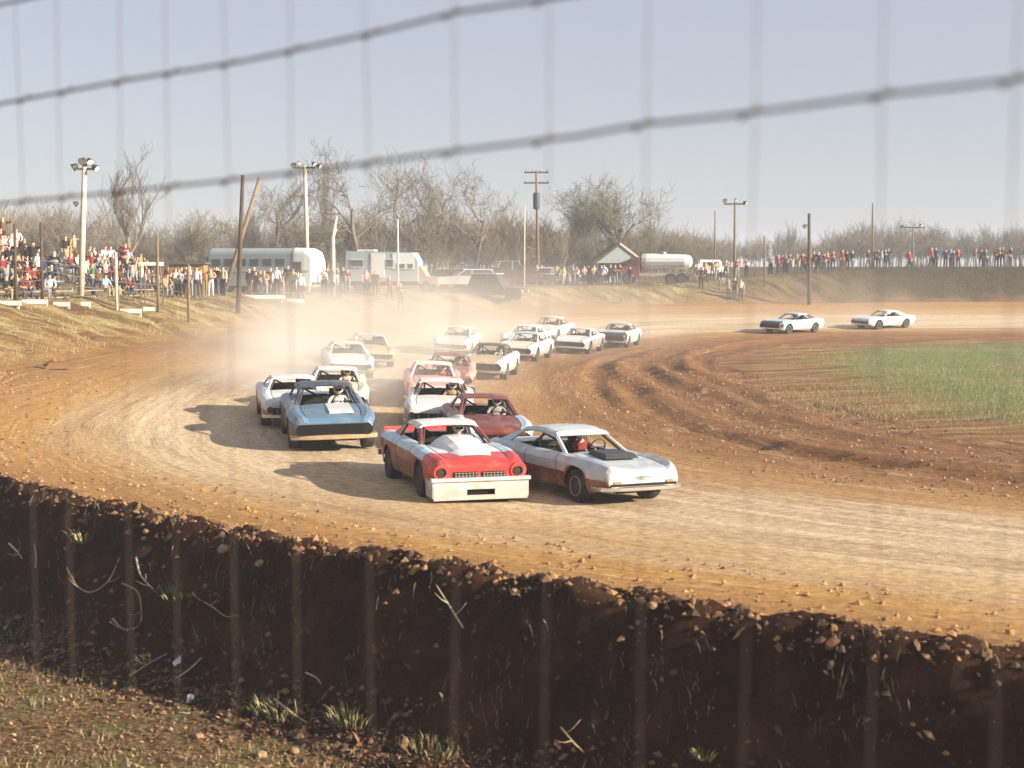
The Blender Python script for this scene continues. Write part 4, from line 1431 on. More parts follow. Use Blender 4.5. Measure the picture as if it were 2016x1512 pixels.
def lights_a(root, v):
    MB().box((v.x, v.y, v.z - 0.25), (1.0, 0.09, 0.10)).build('crossarm', M_POLE, root)
    for off, aim in (((-0.45, -0.1, -0.15), (-0.9, -0.3, -0.6)), ((0.5, -0.1, -0.2), (0.9, -0.3, -0.7)), ((-0.05, -0.15, 0.12), (-0.2, -0.8, -0.5)), ((0.25, -0.1, 0.10), (0.5, -0.6, -0.6))):
        floodlight(root, v, off, aim, 0.8)
    floodlight(root, v * 0.70, (-0.32, -0.1, 0), (-0.8, -0.3, -0.5), 0.6)
pole('light_pole', 'tall pale light pole with cluster of floodlights over the left crowd', 'light pole', 157, 66, 322, 167, 0.15, M_POLEW, 'floodlight poles', lights_a)

pole('wooden_pole', 'tall dark bare pole standing on the grassy left bank', 'pole', 468, 57, 345, 478, 0.13, M_POLED, Yb=617)
# leaning prop behind it
def prop(name, label, X0, Y0, X1, Y1, d, r, m):
    b = hit(X0, Y0)
    t = at_depth(X1, Y1, b.y + 0.8)
    root = empty(name, b)
    tag(root, label, 'pole')
    v = t - b
    MB().tube([-v * 0.03, v * 0.5, v], [r, r * 0.9, r * 0.75], 9).build('pole', m, root, smooth=True)
prop('leaning_pole', 'brown pole leaning right behind the tall dark pole', 440, 582, 511, 350, 62, 0.13, M_POLE)
prop('leaning_pole', 'thin pale pole leaning left in the pit area below the brush', 1123, 530, 1110, 438, 118, 0.09, M_POLEW)

def lights_b(root, v):
    for dz in (-0.15, -2.1):
        MB().box((v.x - (0.35 if dz < -1 else 0), v.y, v.z + dz), (1.5, 0.10, 0.13)).build('crossarm', M_POLE, root)
    for off, aim in (((-0.75, -0.1, 0.05), (-0.5, -0.6, -0.6)), ((-0.4, -0.1, 0.15), (0.2, -0.8, -0.5)), ((0.65, -0.1, 0.1), (0.7, -0.5, -0.6)), ((1.0, -0.1, -0.05), (0.9, -0.3, -0.5))):
        floodlight(root, v, off, aim, 0.85)
pole('light_pole', 'pale light pole with two crossarms and floodlights in front of the bus nose', 'light pole', 606, 100, 326, 600, 0.17, M_POLEW, 'floodlight poles', lights_b)
pole('fence_pole', 'slim pale pole in front of the box camper', 'pole', 783, 97, 432, 783, 0.09, M_POLEW)

def utility(root, v):
    for dz, w in ((-0.15, 2.1), (-1.05, 2.2)):
        a = MB().box((v.x, v.y, v.z + dz), (w, 0.11, 0.13)).build('crossarm', M_POLED, root)
        for k in range(4):
            MB().lathe([(0.045, 0), (0.06, 0.05), (0.035, 0.10), (0.05, 0.14), (0.02, 0.17)], 'z', (v.x - w * 0.45 + k * w * 0.3, v.y, v.z + dz + 0.06), 8).build('insulator', M_STEEL, a)
    t = MB().lathe([(0.10, -0.75), (0.28, -0.70), (0.30, 0.55), (0.24, 0.68), (0.06, 0.74)], 'z', (v.x, v.y - 0.42, v.z - 2.6), 12).build('transformer', M_IRON, root, smooth=40)
    MB().box((v.x, v.y - 0.14, v.z - 2.5), (0.16, 0.24, 0.9)).build('transformer_bracket', M_STEEL, root)
pole('utility_pole', 'utility pole with two crossarms and a hanging black transformer', 'utility pole', 1060, 124, 336, 1056, 0.15, M_POLE, None, utility)
pole('fence_pole', 'slim pale pole left of the utility pole', 'pole', 1032, 110, 405, 1033, 0.07, M_POLEW)

def lights_c(root, v):
    MB().box((v.x, v.y, v.z - 0.2), (1.9, 0.10, 0.12)).build('crossarm', M_POLED, root)
    for off, aim in (((-0.85, -0.1, 0.10), (-0.7, -0.5, -0.4)), ((0.05, -0.1, 0.1), (0.2, -0.8, -0.5)), ((0.85, -0.1, -0.1), (0.8, -0.4, -0.5))):
        floodlight(root, v, off, aim, 0.85)
pole('light_pole', 'thin light pole with one crossarm right of the white tank truck', 'light pole', 1446, 122, 397, 1447, 0.12, M_POLE, 'floodlight poles', lights_c)
def lamp_one(root, v):
    MB().tube([v + Vector((0, 0, -0.95)), v + Vector((-0.22, -0.05, -0.90))], 0.03, 5).build('bracket', M_IRON, root)
    floodlight(root, v, (-0.32, -0.1, -0.95), (-0.8, -0.4, -0.5), 0.75)
pole('light_pole', 'dark bare pole with one small lamp at the foot of the far bank', 'light pole', 1593, 106, 420, 1593, 0.15, M_POLED, 'floodlight poles', lamp_one, Yb=600)
pole('fence_pole', 'slim grey pole at the left end of the far bank', 'pole', 1506, 112, 464, 1505, 0.08, M_POLE)
pole('fence_pole', 'tall slim pole behind the people on the far bank', 'pole', 1718, 135, 400, 1718, 0.10, M_POLE)
def lights_d(root, v):
    MB().box((v.x, v.y, v.z - 0.1), (2.6, 0.10, 0.12)).build('crossarm', M_POLED, root)
    for off, aim in (((-1.1, -0.1, 0.05), (-0.7, -0.5, -0.4)), ((0.8, -0.1, 0.12), (0.6, -0.5, -0.4))):
        floodlight(root, v, off, aim, 0.8)
pole('light_pole', 'faint low light pole with wide crossarm in front of the far woods', 'light pole', 1797, 150, 446, 1797, 0.10, M_POLE, 'floodlight poles', lights_d)
pole('light_pole', 'second faint pole in the hazy gap left of the far bank', 'light pole', 1407, 140, 415, 1408, 0.09, M_POLE, 'floodlight poles')

# fence posts on the left bank with wires between them
posts = [(30, 441, 58, M_POLED, 'dark fence post nearest the left frame edge in the crowd'), (82, 438, 61, M_POLED, 'dark fence post between the left crowd rows'), (228, 497, 64, M_POLEW, 'white fence post right of the light pole'),
         (310, 462, 66, M_POLE, 'thin brown fence post beside the small white awning'), (370, 520, 66, M_POLE, 'short brown fence post left of the bus')]
post_pos = []
for X, Yt, d, m, lab in posts:
    b = on_land(X, d)
    t = at_depth(X, Yt, d)
    h = t.z - b.z
    o = MB().tube([(0, 0, -0.4), (0, 0, h * 0.5), (0.02, 0, h)], [0.075, 0.07, 0.06], 8).build('fence_post', m, None, smooth=True)
    o.location = b
    tag(o, lab, 'post', 'fence posts on the left bank')
    post_pos.append((b, h))
wire = empty('wire_fence', post_pos[0][0])
tag(wire, 'thin wire fence strung between the posts in front of the left crowd', 'fence')
for k in range(4):
    pts = []
    for i, (b, h) in enumerate(post_pos):
        z = b.z + 0.45 + k * 0.42
        if i:
            q0 = pts[-1]
            q1 = Vector((b.x, b.y, z))
            pts.append(q0.lerp(q1, 0.5) - Vector((0, 0, 0.05)))
        pts.append(Vector((b.x, b.y, z)))
    MB().tube([p - post_pos[0][0] for p in pts], 0.012, 4).build('wire', M_STEEL, wire)

# white guard boards along the top of the left bank
M_WBOARD = mat('white painted board', (0.74, 0.72, 0.68), 0.7, var=0.15, dirt=0.25)
boards = [(-60, 40, 589), (42, 92, 582), (104, 134, 580), (158, 174, 577), (236, 276, 571), (280, 309, 567)]
def board(X0, X1, Y, d, label, m=M_WBOARD, h=0.19, up=0.03):
    a, b = on_land(X0, d), on_land(X1, d)
    c = (a + b) / 2
    L = (b - a).length
    root = empty('guard_board', c, atan2(b.y - a.y, b.x - a.x))
    tag(root, label, 'board', 'white guard boards along the left bank')
    sl = (b.z - a.z) / L
    MB().box((0, 0, up + h / 2), (L, 0.05, h)).build('plank', m, root)
    for s in (-0.42, 0.42):
        MB().box((s * L, 0.06, (up + h) / 2 - 0.1), (0.09, 0.09, up + h + 0.2)).build('post', M_POLEW, root)
for (X0, X1, Y), d, lab in zip(boards, (57, 59, 60.5, 62, 64, 66), ('white guard board at the left frame edge below the crowd', 'white guard board left of the tall light pole', 'short white guard board just left of the tall light pole', 'short white guard board just right of the light pole foot', 'white guard board right of the white fence post', 'white guard board below the small awning')):
    board(X0, X1, Y, d, lab)
board(482, 560, 566, 82, 'low white board under the crowd beside the dark pole', h=0.22)
board(564, 598, 566, 83, 'low white board by the pale light pole foot', h=0.22)

# ---------------------------------------------------------------- bleachers and crowd on the left
M_PLANK = mat('grey weathered plank', (0.30, 0.25, 0.20), 0.9, var=0.3, scale=4)
SEATS = []
def bleacher(label, X0, X1, d0, rows, rise=0.42, run=0.72):
    a, b = on_land(X0, d0), on_land(X1, d0 + 4.0)
    L = (b - a).length
    rz = atan2(b.y - a.y, b.x - a.x)
    root = empty('bleacher', (a + b) / 2, rz)
    tag(root, label, 'bleacher', 'plank bleachers on the left bank')
    for r in range(rows):
        z = 0.42 + r * rise
        y = 0.4 + r * run
        MB().box((0, y, z), (L, 0.28, 0.05)).build('seat_plank', M_PLANK, root)
        MB().box((0, y + 0.42, z - 0.30), (L, 0.34, 0.05)).build('foot_plank', M_PLANK, root)
        SEATS.append((root.location.copy(), rz, L, y, z, r, label))
    n = max(3, int(L / 2.5))
    for k in range(n):
        x = -L / 2 + 0.2 + k * (L - 0.4) / (n - 1)
        ztop = 0.42 + (rows - 1) * rise
        mb = MB()
        mb.tube([(x, 0.2, -0.15), (x, 0.4 + (rows - 1) * run, ztop - 0.06)], 0.05, 4).tube([(x, 0.4 + (rows - 1) * run, -0.4), (x, 0.4 + (rows - 1) * run, ztop - 0.03)], 0.05, 4)
        mb.build('frame', M_POLE, root)
bleacher('long plank bleacher packed with people at the left frame edge', -70, 150, 59.5, 6)
bleacher('lower plank bleacher of people right of the tall light pole', 172, 345, 69, 5, 0.36)

_used = set()
SH = ['red', 'dark red', 'white', 'cream', 'blue', 'pale blue', 'black', 'brown', 'tan', 'yellow', 'grey', 'green', 'orange', 'pink', 'navy']
SHW = [6, 10, 13, 9, 3, 4, 11, 15, 11, 2, 8, 4, 2, 4, 4]
PA = ['denim', 'brown', 'black', 'tan', 'grey', 'navy', 'white']
PAW = [10, 4, 5, 4, 4, 4, 2]
HD = list(HAIR)
HDW = [12, 9, 6, 5, 2, 2, 2, 2]
_prng = random.Random(11)
POSE_WORD = {'sit': 'sitting', 'sit_lean': 'leaning forward', 'stand': 'standing', 'stand_walk': 'walking', 'stand_lean': 'leaning over', 'stand_fold': 'arms folded', 'stand_hips': 'hands on hips', 'stand_point': 'pointing'}
SHD = ['dark red', 'black', 'brown', 'navy', 'green', 'grey', 'blue', 'red', 'tan', 'pale blue']
SHDW = [8, 12, 12, 10, 4, 7, 6, 4, 6, 5]
def outfit(where, kinds):
    """clothes and pose that nobody else in the same place has"""
    for _ in range(400):
        k = _prng.choice(kinds)
        dk = 'far bank' in where
        c = (_prng.choices(SHD, SHDW)[0] if dk else _prng.choices(SH, SHW)[0], (_prng.choice(['black', 'brown', 'navy', 'grey', 'denim']) if dk else _prng.choices(PA, PAW)[0]), _prng.choices(HD, HDW)[0], k, where)
        if c not in _used:
            _used.add(c)
            return c
    raise RuntimeError('no outfit left')
def spectator(loc, rz, where, kinds, group, s=1.0):
    sh, pa, hd, k, _ = outfit(where, kinds)
    lab = '%s shirt, %s trousers, %s, %s %s' % (sh, pa, hd, POSE_WORD[k], where)
    return person(k, loc, rz, sh, pa, hd, lab, group, s)

ROWL = ['front', 'second', 'third', 'fourth', 'top']
ROWW = ['front', 'second', 'third', 'fourth', 'fifth', 'top']
for base, rz, L, y, z, r, lab in SEATS:
    big = 'long' in lab
    x = -L / 2 + 0.35
    while x < L / 2 - 0.2:
        x += _prng.uniform(0.36, 0.52) if big else _prng.uniform(0.38, 0.6)
        if _prng.random() < (0.05 if big else 0.1) or x > L / 2 - 0.15:
            continue
        lp = Vector((x, y, z + 0.03))
        stand = _prng.random() < (0.22 if r < 5 else 0.5)
        if stand:
            lp = Vector((x, y + 0.40, z - 0.27))
        p = base + Matrix.Rotation(rz, 3, 'Z') @ lp
        # skip whoever would fall outside the frame
        X = CX + F_PX * p.x / p.y
        if X < -25:
            continue
        f = rz - pi / 2 + _prng.uniform(-0.5, 0.7)
        where = 'on %s row, %s bleacher' % ((ROWW if big else ROWL)[r], 'long' if big else 'lower')
        spectator(p, f, where, ['stand', 'stand_hips', 'stand_fold', 'stand_point'] if stand else ['sit', 'sit_lean'], 'crowd on the left bleachers', _prng.uniform(0.84, 0.98))

# standing people: left foot of the bank, round the bus, pit area, far bank
def standers(n, X0, X1, d0, d1, where, group, kinds=('stand', 'stand_walk', 'stand_fold', 'stand_hips', 'stand_lean'), face=-pi / 2):
    for i in range(n):
        X = lerp(X0, X1, (i + _prng.uniform(0.1, 0.9)) / n)
        if 'bank' in where:
            X = lerp(X0, X1, min(1, max(0, (math.floor(i / 3) * 3 + _prng.gauss(1.5, 1.1)) / n)))
        d = _prng.uniform(d0, d1)
        p = on_land(X, d)
        spectator(p - Vector((0, 0, 0.02)), face + _prng.uniform(-0.8, 0.8), where, list(kinds), group, _prng.uniform(0.92, 1.05))
standers(20, 330, 440, 78, 88, 'left of the leaning pole', 'people standing on the left bank')
standers(14, 486, 596, 83.5, 88, 'in front of the bus', 'people watching in front of the bus')
standers(8, 636, 690, 90, 97, 'between bus and camper', 'people watching in front of the bus')
standers(4, 700, 800, 90, 96, 'in front of the camper', 'people watching in front of the box camper')
standers(9, 1035, 1160, 112, 120, 'left of the gabled shelter', 'people in the pit area')
standers(8, 1165, 1250, 110, 116, 'under the gabled shelter', 'people in the pit area')
standers(12, 1370, 1475, 108, 122, 'right of the tank truck', 'people in the pit area')
standers(22, 1512, 1640, 117, 123, 'at far bank left end', 'people lined up on the far bank')
standers(26, 1640, 2020, 119, 122.5, 'along the far bank', 'people lined up on the far bank')

# ---------------------------------------------------------------- vehicles and shelter in the pit area
M_BUSU = mat('dull bus grey blue', (0.27, 0.33, 0.34), 0.5, var=0.12, dirt=0.3)
M_BUSW = mat('bus white', (0.62, 0.62, 0.60), 0.45, var=0.1, dirt=0.2)
M_GLASSD = mat('dark window glass', (0.03, 0.032, 0.034), 0.12, spec=0.8)
M_TRED = mat('faded red cab', (0.22, 0.065, 0.045), 0.5, dirt=0.3)
M_TAR = mat('roof felt', (0.11, 0.085, 0.06), 0.9, var=0.3)

def wheels(root, xs, yw, r, w=0.22, rm_=None):
    tm = MB().lathe([(r * 0.6, -w / 2), (r * 0.95, -w / 2), (r, -w * 0.35), (r, w * 0.35), (r * 0.95, w / 2), (r * 0.6, w / 2)], 'y', n=18).mesh('wheel', [M_TYRE], 40)
    rm = MB().lathe([(r * 0.62, w * 0.5 + 0.002), (r * 0.3, w * 0.42), (r * 0.1, w * 0.5)], 'y', n=14).lathe([(r * 0.62, -w * 0.5 - 0.002), (r * 0.3, -w * 0.42), (r * 0.1, -w * 0.5)], 'y', n=14).mesh('rim', [rm_ or M_RIMD], 40)
    for x in xs:
        for s in (1, -1):
            o = link('wheel', tm, root)
            o.location = (x, s * yw, r)
            link('rim', rm, o)

# old rounded bus, nose to the right, side towards the track
b = on_land(525, 96)
bus = empty('bus', b, radians(-14))
tag(bus, 'old rounded grey and white bus parked behind the crowd', 'bus')
def rounded_shell(x0, x1, w, zb, zt, r=0.35, nose=0.6, n=5):
    """closed rounded box, its front end raked back at the top"""
    prof = [(-w, zb), (w, zb)]
    for k in range(n + 1):
        q = k / n * pi / 2
        prof.append((w - r + r * cos(q), zt - r + r * sin(q)))
    for k in range(n + 1):
        q = pi / 2 + k / n * pi / 2
        prof.append((-w + r + r * cos(q), zt - r + r * sin(q)))
    mb = MB()
    xs = [x0, x0 + 0.15, x1 - nose, x1 - nose * 0.5, x1 - nose * 0.15, x1]
    sc = [(0.94, 0.97), (1, 1), (1, 1), (0.985, 0.985), (0.95, 0.90), (0.88, 0.72)]
    rings = [[(x, a * s, zb + (c - zb) * h) for a, c in prof] for x, (s, h) in zip(xs, sc)]
    m = len(prof)
    for i in range(len(rings) - 1):
        for j in range(m):
            k = (j + 1) % m
            mb.add([rings[i][j], rings[i][k], rings[i + 1][k], rings[i + 1][j]], [(0, 1, 2, 3)], 0)
    mb.add(rings[0], [tuple(range(m))])
    mb.add(rings[-1], [tuple(reversed(range(m)))])
    return mb
rounded_shell(-3.7, 3.7, 1.22, 0.45, 2.95, 0.42, 1.2).build('body', M_BUSU, bus, smooth=35)
rounded_shell(2.3, 3.78, 1.245, 0.43, 2.98, 0.42, 1.18).build('front_cap', M_BUSW, bus, smooth=35)
for k in range(6):
    MB().box((-3.1 + k * 0.92, -1.225, 2.0), (0.62, 0.03, 0.46)).build('window', M_GLASSD, bus)
MB().box((3.35, -0.0, 2.0), (0.62, 1.5, 0.55), rot=Matrix.Rotation(radians(24), 3, 'Y')).build('windscreen', M_GLASSD, bus)
MB().box((2.7, -1.25, 1.6), (0.6, 0.03, 0.9)).build('door_window', M_GLASSD, bus)
MB().box((0, -1.235, 1.45), (7.0, 0.03, 0.10)).build('trim_strip', M_CHROME, bus)
MB().box((3.8, 0, 0.62), (0.12, 2.3, 0.22)).build('front_bumper', M_CHROME, bus)
for s in (1, -1):
    MB().lathe([(0.11, 0), (0.10, 0.05), (0.03, 0.06)], 'x', (3.72, s * 0.85, 1.0), 12).build('headlight', M_LENS, bus)
wheels(bus, (-2.3, 2.0), 1.02, 0.45)

# box camper on a truck chassis
b = on_land(757, 100)
camp = empty('box_camper', b, radians(-6))
tag(camp, 'pale box camper truck with white end panel parked right of the bus', 'camper')
mb = MB()
mb.prism([(-2.5, 0.75), (2.55, 0.75), (2.55, 2.1), (2.2, 2.75), (-2.5, 2.85)], -1.12, 1.12, 'y')
mb.build('body', mat('camper pale blue', (0.30, 0.37, 0.40), 0.5, dirt=0.25), camp)
MB().box((-0.25, -1.15, 1.85), (0.95, 0.06, 1.7)).build('white_panel', M_BUSW, camp)
MB().box((1.55, -1.14, 2.15), (1.5, 0.05, 1.1)).build('pale_panel', mat('camper pale panel', (0.62, 0.68, 0.70), 0.5, dirt=0.2), camp)
for x, z, w, h in ((-1.7, 2.0, 0.8, 0.45), (0.62, 2.0, 0.42, 0.5), (1.35, 1.8, 0.6, 0.3), (2.05, 1.8, 0.35, 0.3)):
    f = MB().box((x, -1.175, z), (w, 0.03, h)).build('window', M_GLASSD, camp)
    MB().box((x, -1.17, z + h / 2 + 0.03), (w + 0.12, 0.05, 0.05)).box((x, -1.17, z - h / 2 - 0.03), (w + 0.12, 0.05, 0.05)).build('frame', M_BUSW, f)
MB().box((-1.2, -0.1, 2.90), (1.2, 1.2, 0.12)).build('roof_hatch', M_BUSW, camp)
MB().prism([(2.55, 0.55), (3.9, 0.55), (3.95, 1.0), (3.1, 1.12), (2.75, 1.75), (2.55, 1.8)], -0.9, 0.9, 'y').build('cab', mat('camper cab tan', (0.34, 0.27, 0.20), 0.5, dirt=0.4), camp)
MB().box((0, 0, 0.6), (5.0, 1.5, 0.3)).build('chassis', M_UNDER, camp)
wheels(camp, (-1.6, 3.1), 0.92, 0.38)

def saloon(name, label, X, d, rz, col, roofcol, h=1.45, wagon=False, pickup=False):
    b = on_land(X, d)
    root = empty(name, b, rz)
    tag(root, label, 'pickup truck' if pickup else 'car')
    cm = mat('parked ' + col, PAINT[col], 0.35, var=0.1, dirt=0.35)
    rm = mat('parked ' + roofcol, PAINT[roofcol], 0.35, var=0.1, dirt=0.3)
    low = [(-2.35, 0.35), (2.3, 0.35), (2.38, 0.62), (2.25, 0.86), (0.95, 0.98), (-2.2, 0.98), (-2.4, 0.7)]
    MB().prism(low, -0.90, 0.90, 'y').build('body', cm, root)
    bk = -2.1 if wagon else (-0.35 if pickup else -1.7)
    cab = [(0.95, 0.98), (0.35, h), (bk + 0.35, h), (bk, 0.98)]
    MB().prism(cab, -0.74, 0.74, 'y').build('cabin', M_GLASSD, root)
    MB().box(((0.35 + bk + 0.35) / 2, 0, h + 0.02), (0.45 - bk - 0.2, 1.46, 0.06)).build('roof', rm, root)
    for s in (1, -1):
        p = MB()
        p.slab([(0.97, s * 0.75, 0.98), (0.87, s * 0.75, 0.98), (0.87, s * 0.70, 0.98), (0.97, s * 0.70, 0.98)], [(0.37, s * 0.75, h), (0.27, s * 0.75, h), (0.27, s * 0.70, h), (0.37, s * 0.70, h)])
        p.box((-0.2, s * 0.745, (h + 0.98) / 2), (0.09, 0.03, h - 0.98))
        p.slab([(bk + 0.12, s * 0.75, 0.98), (bk - 0.02, s * 0.75, 0.98), (bk - 0.02, s * 0.70, 0.98), (bk + 0.12, s * 0.70, 0.98)], [(bk + 0.45, s * 0.75, h), (bk + 0.33, s * 0.75, h), (bk + 0.33, s * 0.70, h), (bk + 0.45, s * 0.70, h)])
        p.build('pillar', cm, root)
        MB().lathe([(0.09, 0), (0.08, 0.03), (0.02, 0.035)], 'x', (2.37, s * 0.62, 0.66), 10).build('headlight', M_LENS, root)
    if pickup:
        MB().box((-1.4, 0.80, 1.10), (1.9, 0.06, 0.26)).box((-1.4, -0.80, 1.10), (1.9, 0.06, 0.26)).build('bed_side', cm, root)
    MB().box((2.42, 0, 0.48), (0.10, 1.75, 0.13)).build('front_bumper', M_CHROME, root)
    wheels(root, (-1.4, 1.45), 0.78, 0.33)
    return root
saloon('parked_car', 'grey estate car parked right of the box camper', 918, 106, radians(200), 'grey', 'silver', 1.42, wagon=True)
pk = saloon('parked_truck', 'dark brown truck with white roof parked by the dusty straight', 972, 101, radians(-20), 'dark brown', 'white', 1.85)
saloon('parked_pickup', 'brown pickup parked right of the white roofed truck', 1034, 112, radians(10), 'dark brown', 'dark brown', 1.6, pickup=True)
saloon('parked_car', 'dark saloon peeping between the estate car and the white roofed truck', 938, 117, radians(185), 'black', 'black', 1.42)
saloon('parked_car', 'dark brown saloon behind the white roofed truck', 992, 121, radians(10), 'dark brown', 'dark brown', 1.42)
saloon('parked_van', 'dark grey high van at the back of the parked row', 1012, 127, radians(5), 'grey', 'grey', 2.0)
saloon('parked_car', 'dark saloon parked just right of the box camper cab', 872, 113, radians(170), 'dark brown', 'grey', 1.4)
saloon('parked_car', 'grey saloon parked under the utility pole', 1086, 117, radians(15), 'grey', 'silver', 1.4)
saloon('parked_car', 'dark saloon parked close to the left of the gabled shelter', 1140, 119, radians(-160), 'black', 'dark brown', 1.4)

# gabled shelter
b = on_land(1212, 119)
sh = empty('gabled_shelter', b, radians(8))
tag(sh, 'small open gabled shelter with dark roof edge among the pit crowd', 'shelter')
for s in (1, -1):
    mb = MB()
    mb.slab([(0, -1.6, 3.35), (0, 1.6, 3.35), (s * 2.2, 1.6, 1.75), (s * 2.2, -1.6, 1.75)], [(0, -1.6, 3.23), (0, 1.6, 3.23), (s * 2.2, 1.6, 1.63), (s * 2.2, -1.6, 1.63)])
    mb.build('roof_slope', M_TAR if s < 0 else mat('pale roof tin', (0.44, 0.44, 0.43), 0.5, dirt=0.3), sh)
    for y in (-1.45, 1.45):
        MB().box((s * 1.85, y, 0.95), (0.12, 0.12, 2.0)).build('post', M_POLE, sh)
    MB().slab([(0, -1.66, 3.42), (0, -1.61, 3.42), (s * 2.25, -1.61, 1.80), (s * 2.25, -1.66, 1.80)], [(0, -1.66, 3.22), (0, -1.61, 3.22), (s * 2.25, -1.61, 1.58), (s * 2.25, -1.66, 1.58)]).build('barge_board', M_POLED if s < 0 else M_POLEW, sh)
MB().box((0, 1.45, 1.15), (3.6, 0.06, 2.1)).build('back_wall', mat('shelter grey board', (0.27, 0.31, 0.30), 0.8), sh)
MB().prism([(-1.95, 1.72), (1.95, 1.72), (0, 3.16)], -1.52, -1.47, 'y').build('gable_board', mat('shelter grey board', (0.27, 0.31, 0.30), 0.8), sh)
MB().lathe([(0.10, -0.12), (0.24, 0.0), (0.24, 0.12), (0.05, 0.2)], 'z', (0.12, -1.3, 4.35), 10).tube([(0.12, -1.3, 3.3), (0.12, -1.3, 4.3)], 0.04, 6).build('loudspeaker', M_IRON, sh)

# tank truck
b = on_land(1310, 116)
tk = empty('tank_truck', b, radians(168))
tag(tk, 'white tank truck with faded red cab facing left in the pit', 'truck')
tank = MB()
rings = []
TN = 14
for x, k in ((2.0, 0.55), (1.85, 0.92), (1.5, 1.0), (-1.6, 0.88), (-2.0, 0.72), (-2.15, 0.4)):
    rings.append([(x, 0.85 * k * cos(2 * pi * q / TN), 1.82 + 0.68 * k * sin(2 * pi * q / TN)) for q in range(TN)])
for i in range(len(rings) - 1):
    for j in range(TN):
        k = (j + 1) % TN
        tank.add([rings[i][j], rings[i][k], rings[i + 1][k], rings[i + 1][j]], [(0, 1, 2, 3)])
tank.add(rings[0], [tuple(range(TN))])
tank.add(rings[-1], [tuple(range(TN))])
tank.build('tank', M_BUSW, tk, smooth=45)
MB().lathe([(0.28, 0), (0.28, 0.18), (0.2, 0.24)], 'z', (0.2, 0, 2.42), 12).build('tank_hatch', M_STEEL, tk)
MB().box((-0.2, 0, 0.78), (4.6, 1.5, 0.28)).build('chassis', M_POLEW, tk)
MB().prism([(2.0, 0.6), (3.7, 0.6), (3.75, 1.25), (3.0, 1.4), (2.75, 2.15), (2.05, 2.2)], -0.95, 0.95, 'y').build('cab', M_TRED, tk)
for s in (1, -1):
    MB().box((2.42, s * 0.96, 1.75), (0.5, 0.03, 0.5)).build('door_window', M_GLASSD, tk)
MB().box((2.93, 0, 1.78), (0.05, 1.5, 0.55), rot=Matrix.Rotation(radians(-18), 3, 'Y')).build('windscreen', M_GLASSD, tk)
wheels(tk, (-1.4, -0.5, 3.0), 0.85, 0.45)

# white van beyond
b = on_land(1402, 133)
vn = empty('white_van', b, radians(12))
vn.scale = (0.72, 0.72, 0.72)
tag(vn, 'small white box van behind the right hand pit crowd', 'van')
MB().prism([(-1.9, 0.4), (1.9, 0.4), (1.95, 1.05), (1.25, 1.2), (0.8, 2.1), (-1.9, 2.15)], -0.85, 0.85, 'y').build('body', M_BUSW, vn)
MB().box((0.3, -0.86, 1.6), (0.7, 0.03, 0.5)).build('door_window', M_GLASSD, vn)
MB().box((-1.0, -0.86, 1.6), (1.1, 0.03, 0.45)).build('side_window', M_GLASSD, vn)
wheels(vn, (-1.2, 1.2), 0.76, 0.33)

# small awning and parked machines near the left crowd
b = on_land(298, 67)
aw = empty('awning', b)
tag(aw, 'small flat white awning on posts at the right end of the left crowd', 'awning')
MB().box((0, 0, 2.05), (0.95, 0.9, 0.16)).build('canopy', M_WBOARD, aw)
for x in (-0.42, 0.42):
    for y in (-0.38, 0.38):
        MB().box((x, y, 0.95), (0.06, 0.06, 2.1)).build('post', M_TRED if x > 0 and y < 0 else M_POLE, aw)
b = on_land(372, 82)
hut = empty('yellow_hut', b)
tag(hut, 'low ochre stand with a dark opening left of the bus', 'hut')
MB().box((0, 0, 0.9), (2.0, 1.4, 1.8)).build('wall', mat('ochre board', (0.30, 0.19, 0.07), 0.8, var=0.25), hut)
MB().box((0, 0, 1.86), (2.3, 1.7, 0.12)).build('roof', M_TAR, hut)
MB().box((0.2, -0.71, 1.3), (0.9, 0.04, 0.45)).build('opening', M_IRON, hut)

# ---------------------------------------------------------------- bare trees
M_BARK = mat('grey brown bark', (0.19, 0.155, 0.115), 0.95, var=0.3, scale=3, bump=0.3, bscale=12)
M_TWIG = mat('bare twigs', (0.18, 0.145, 0.10), 0.95, var=0.3, scale=1.5)
M_TWIGG = mat('budding twigs', (0.18, 0.155, 0.09), 0.95, var=0.3, scale=1.5)

class Tubes:
    """fast store of tapered tube segments"""
    def __init__(self):
        self.V, self.F, self.n = [], [], 0
    def seg(self, a, b, ra, rb, sides):
        t = (b - a)
        L = np.linalg.norm(t)
        if L < 1e-6:
            return
        t = t / L
        h = np.array([0, 0, 1.0]) if abs(t[2]) < 0.9 else np.array([1.0, 0, 0])
        e1 = np.cross(t, h)
        e1 /= np.linalg.norm(e1)
        e2 = np.cross(t, e1)
        q = np.arange(sides) * 2 * pi / sides
        ring = np.cos(q)[:, None] * e1 + np.sin(q)[:, None] * e2
        self.V.append(np.concatenate([a + ring * ra, b + ring * rb]))
        k = np.arange(sides)
        k2 = (k + 1) % sides
        self.F.append(np.stack([k, k2, sides + k2, sides + k], 1) + self.n)
        self.n += 2 * sides
    def arrays(self):
        return np.concatenate(self.V), np.concatenate(self.F)

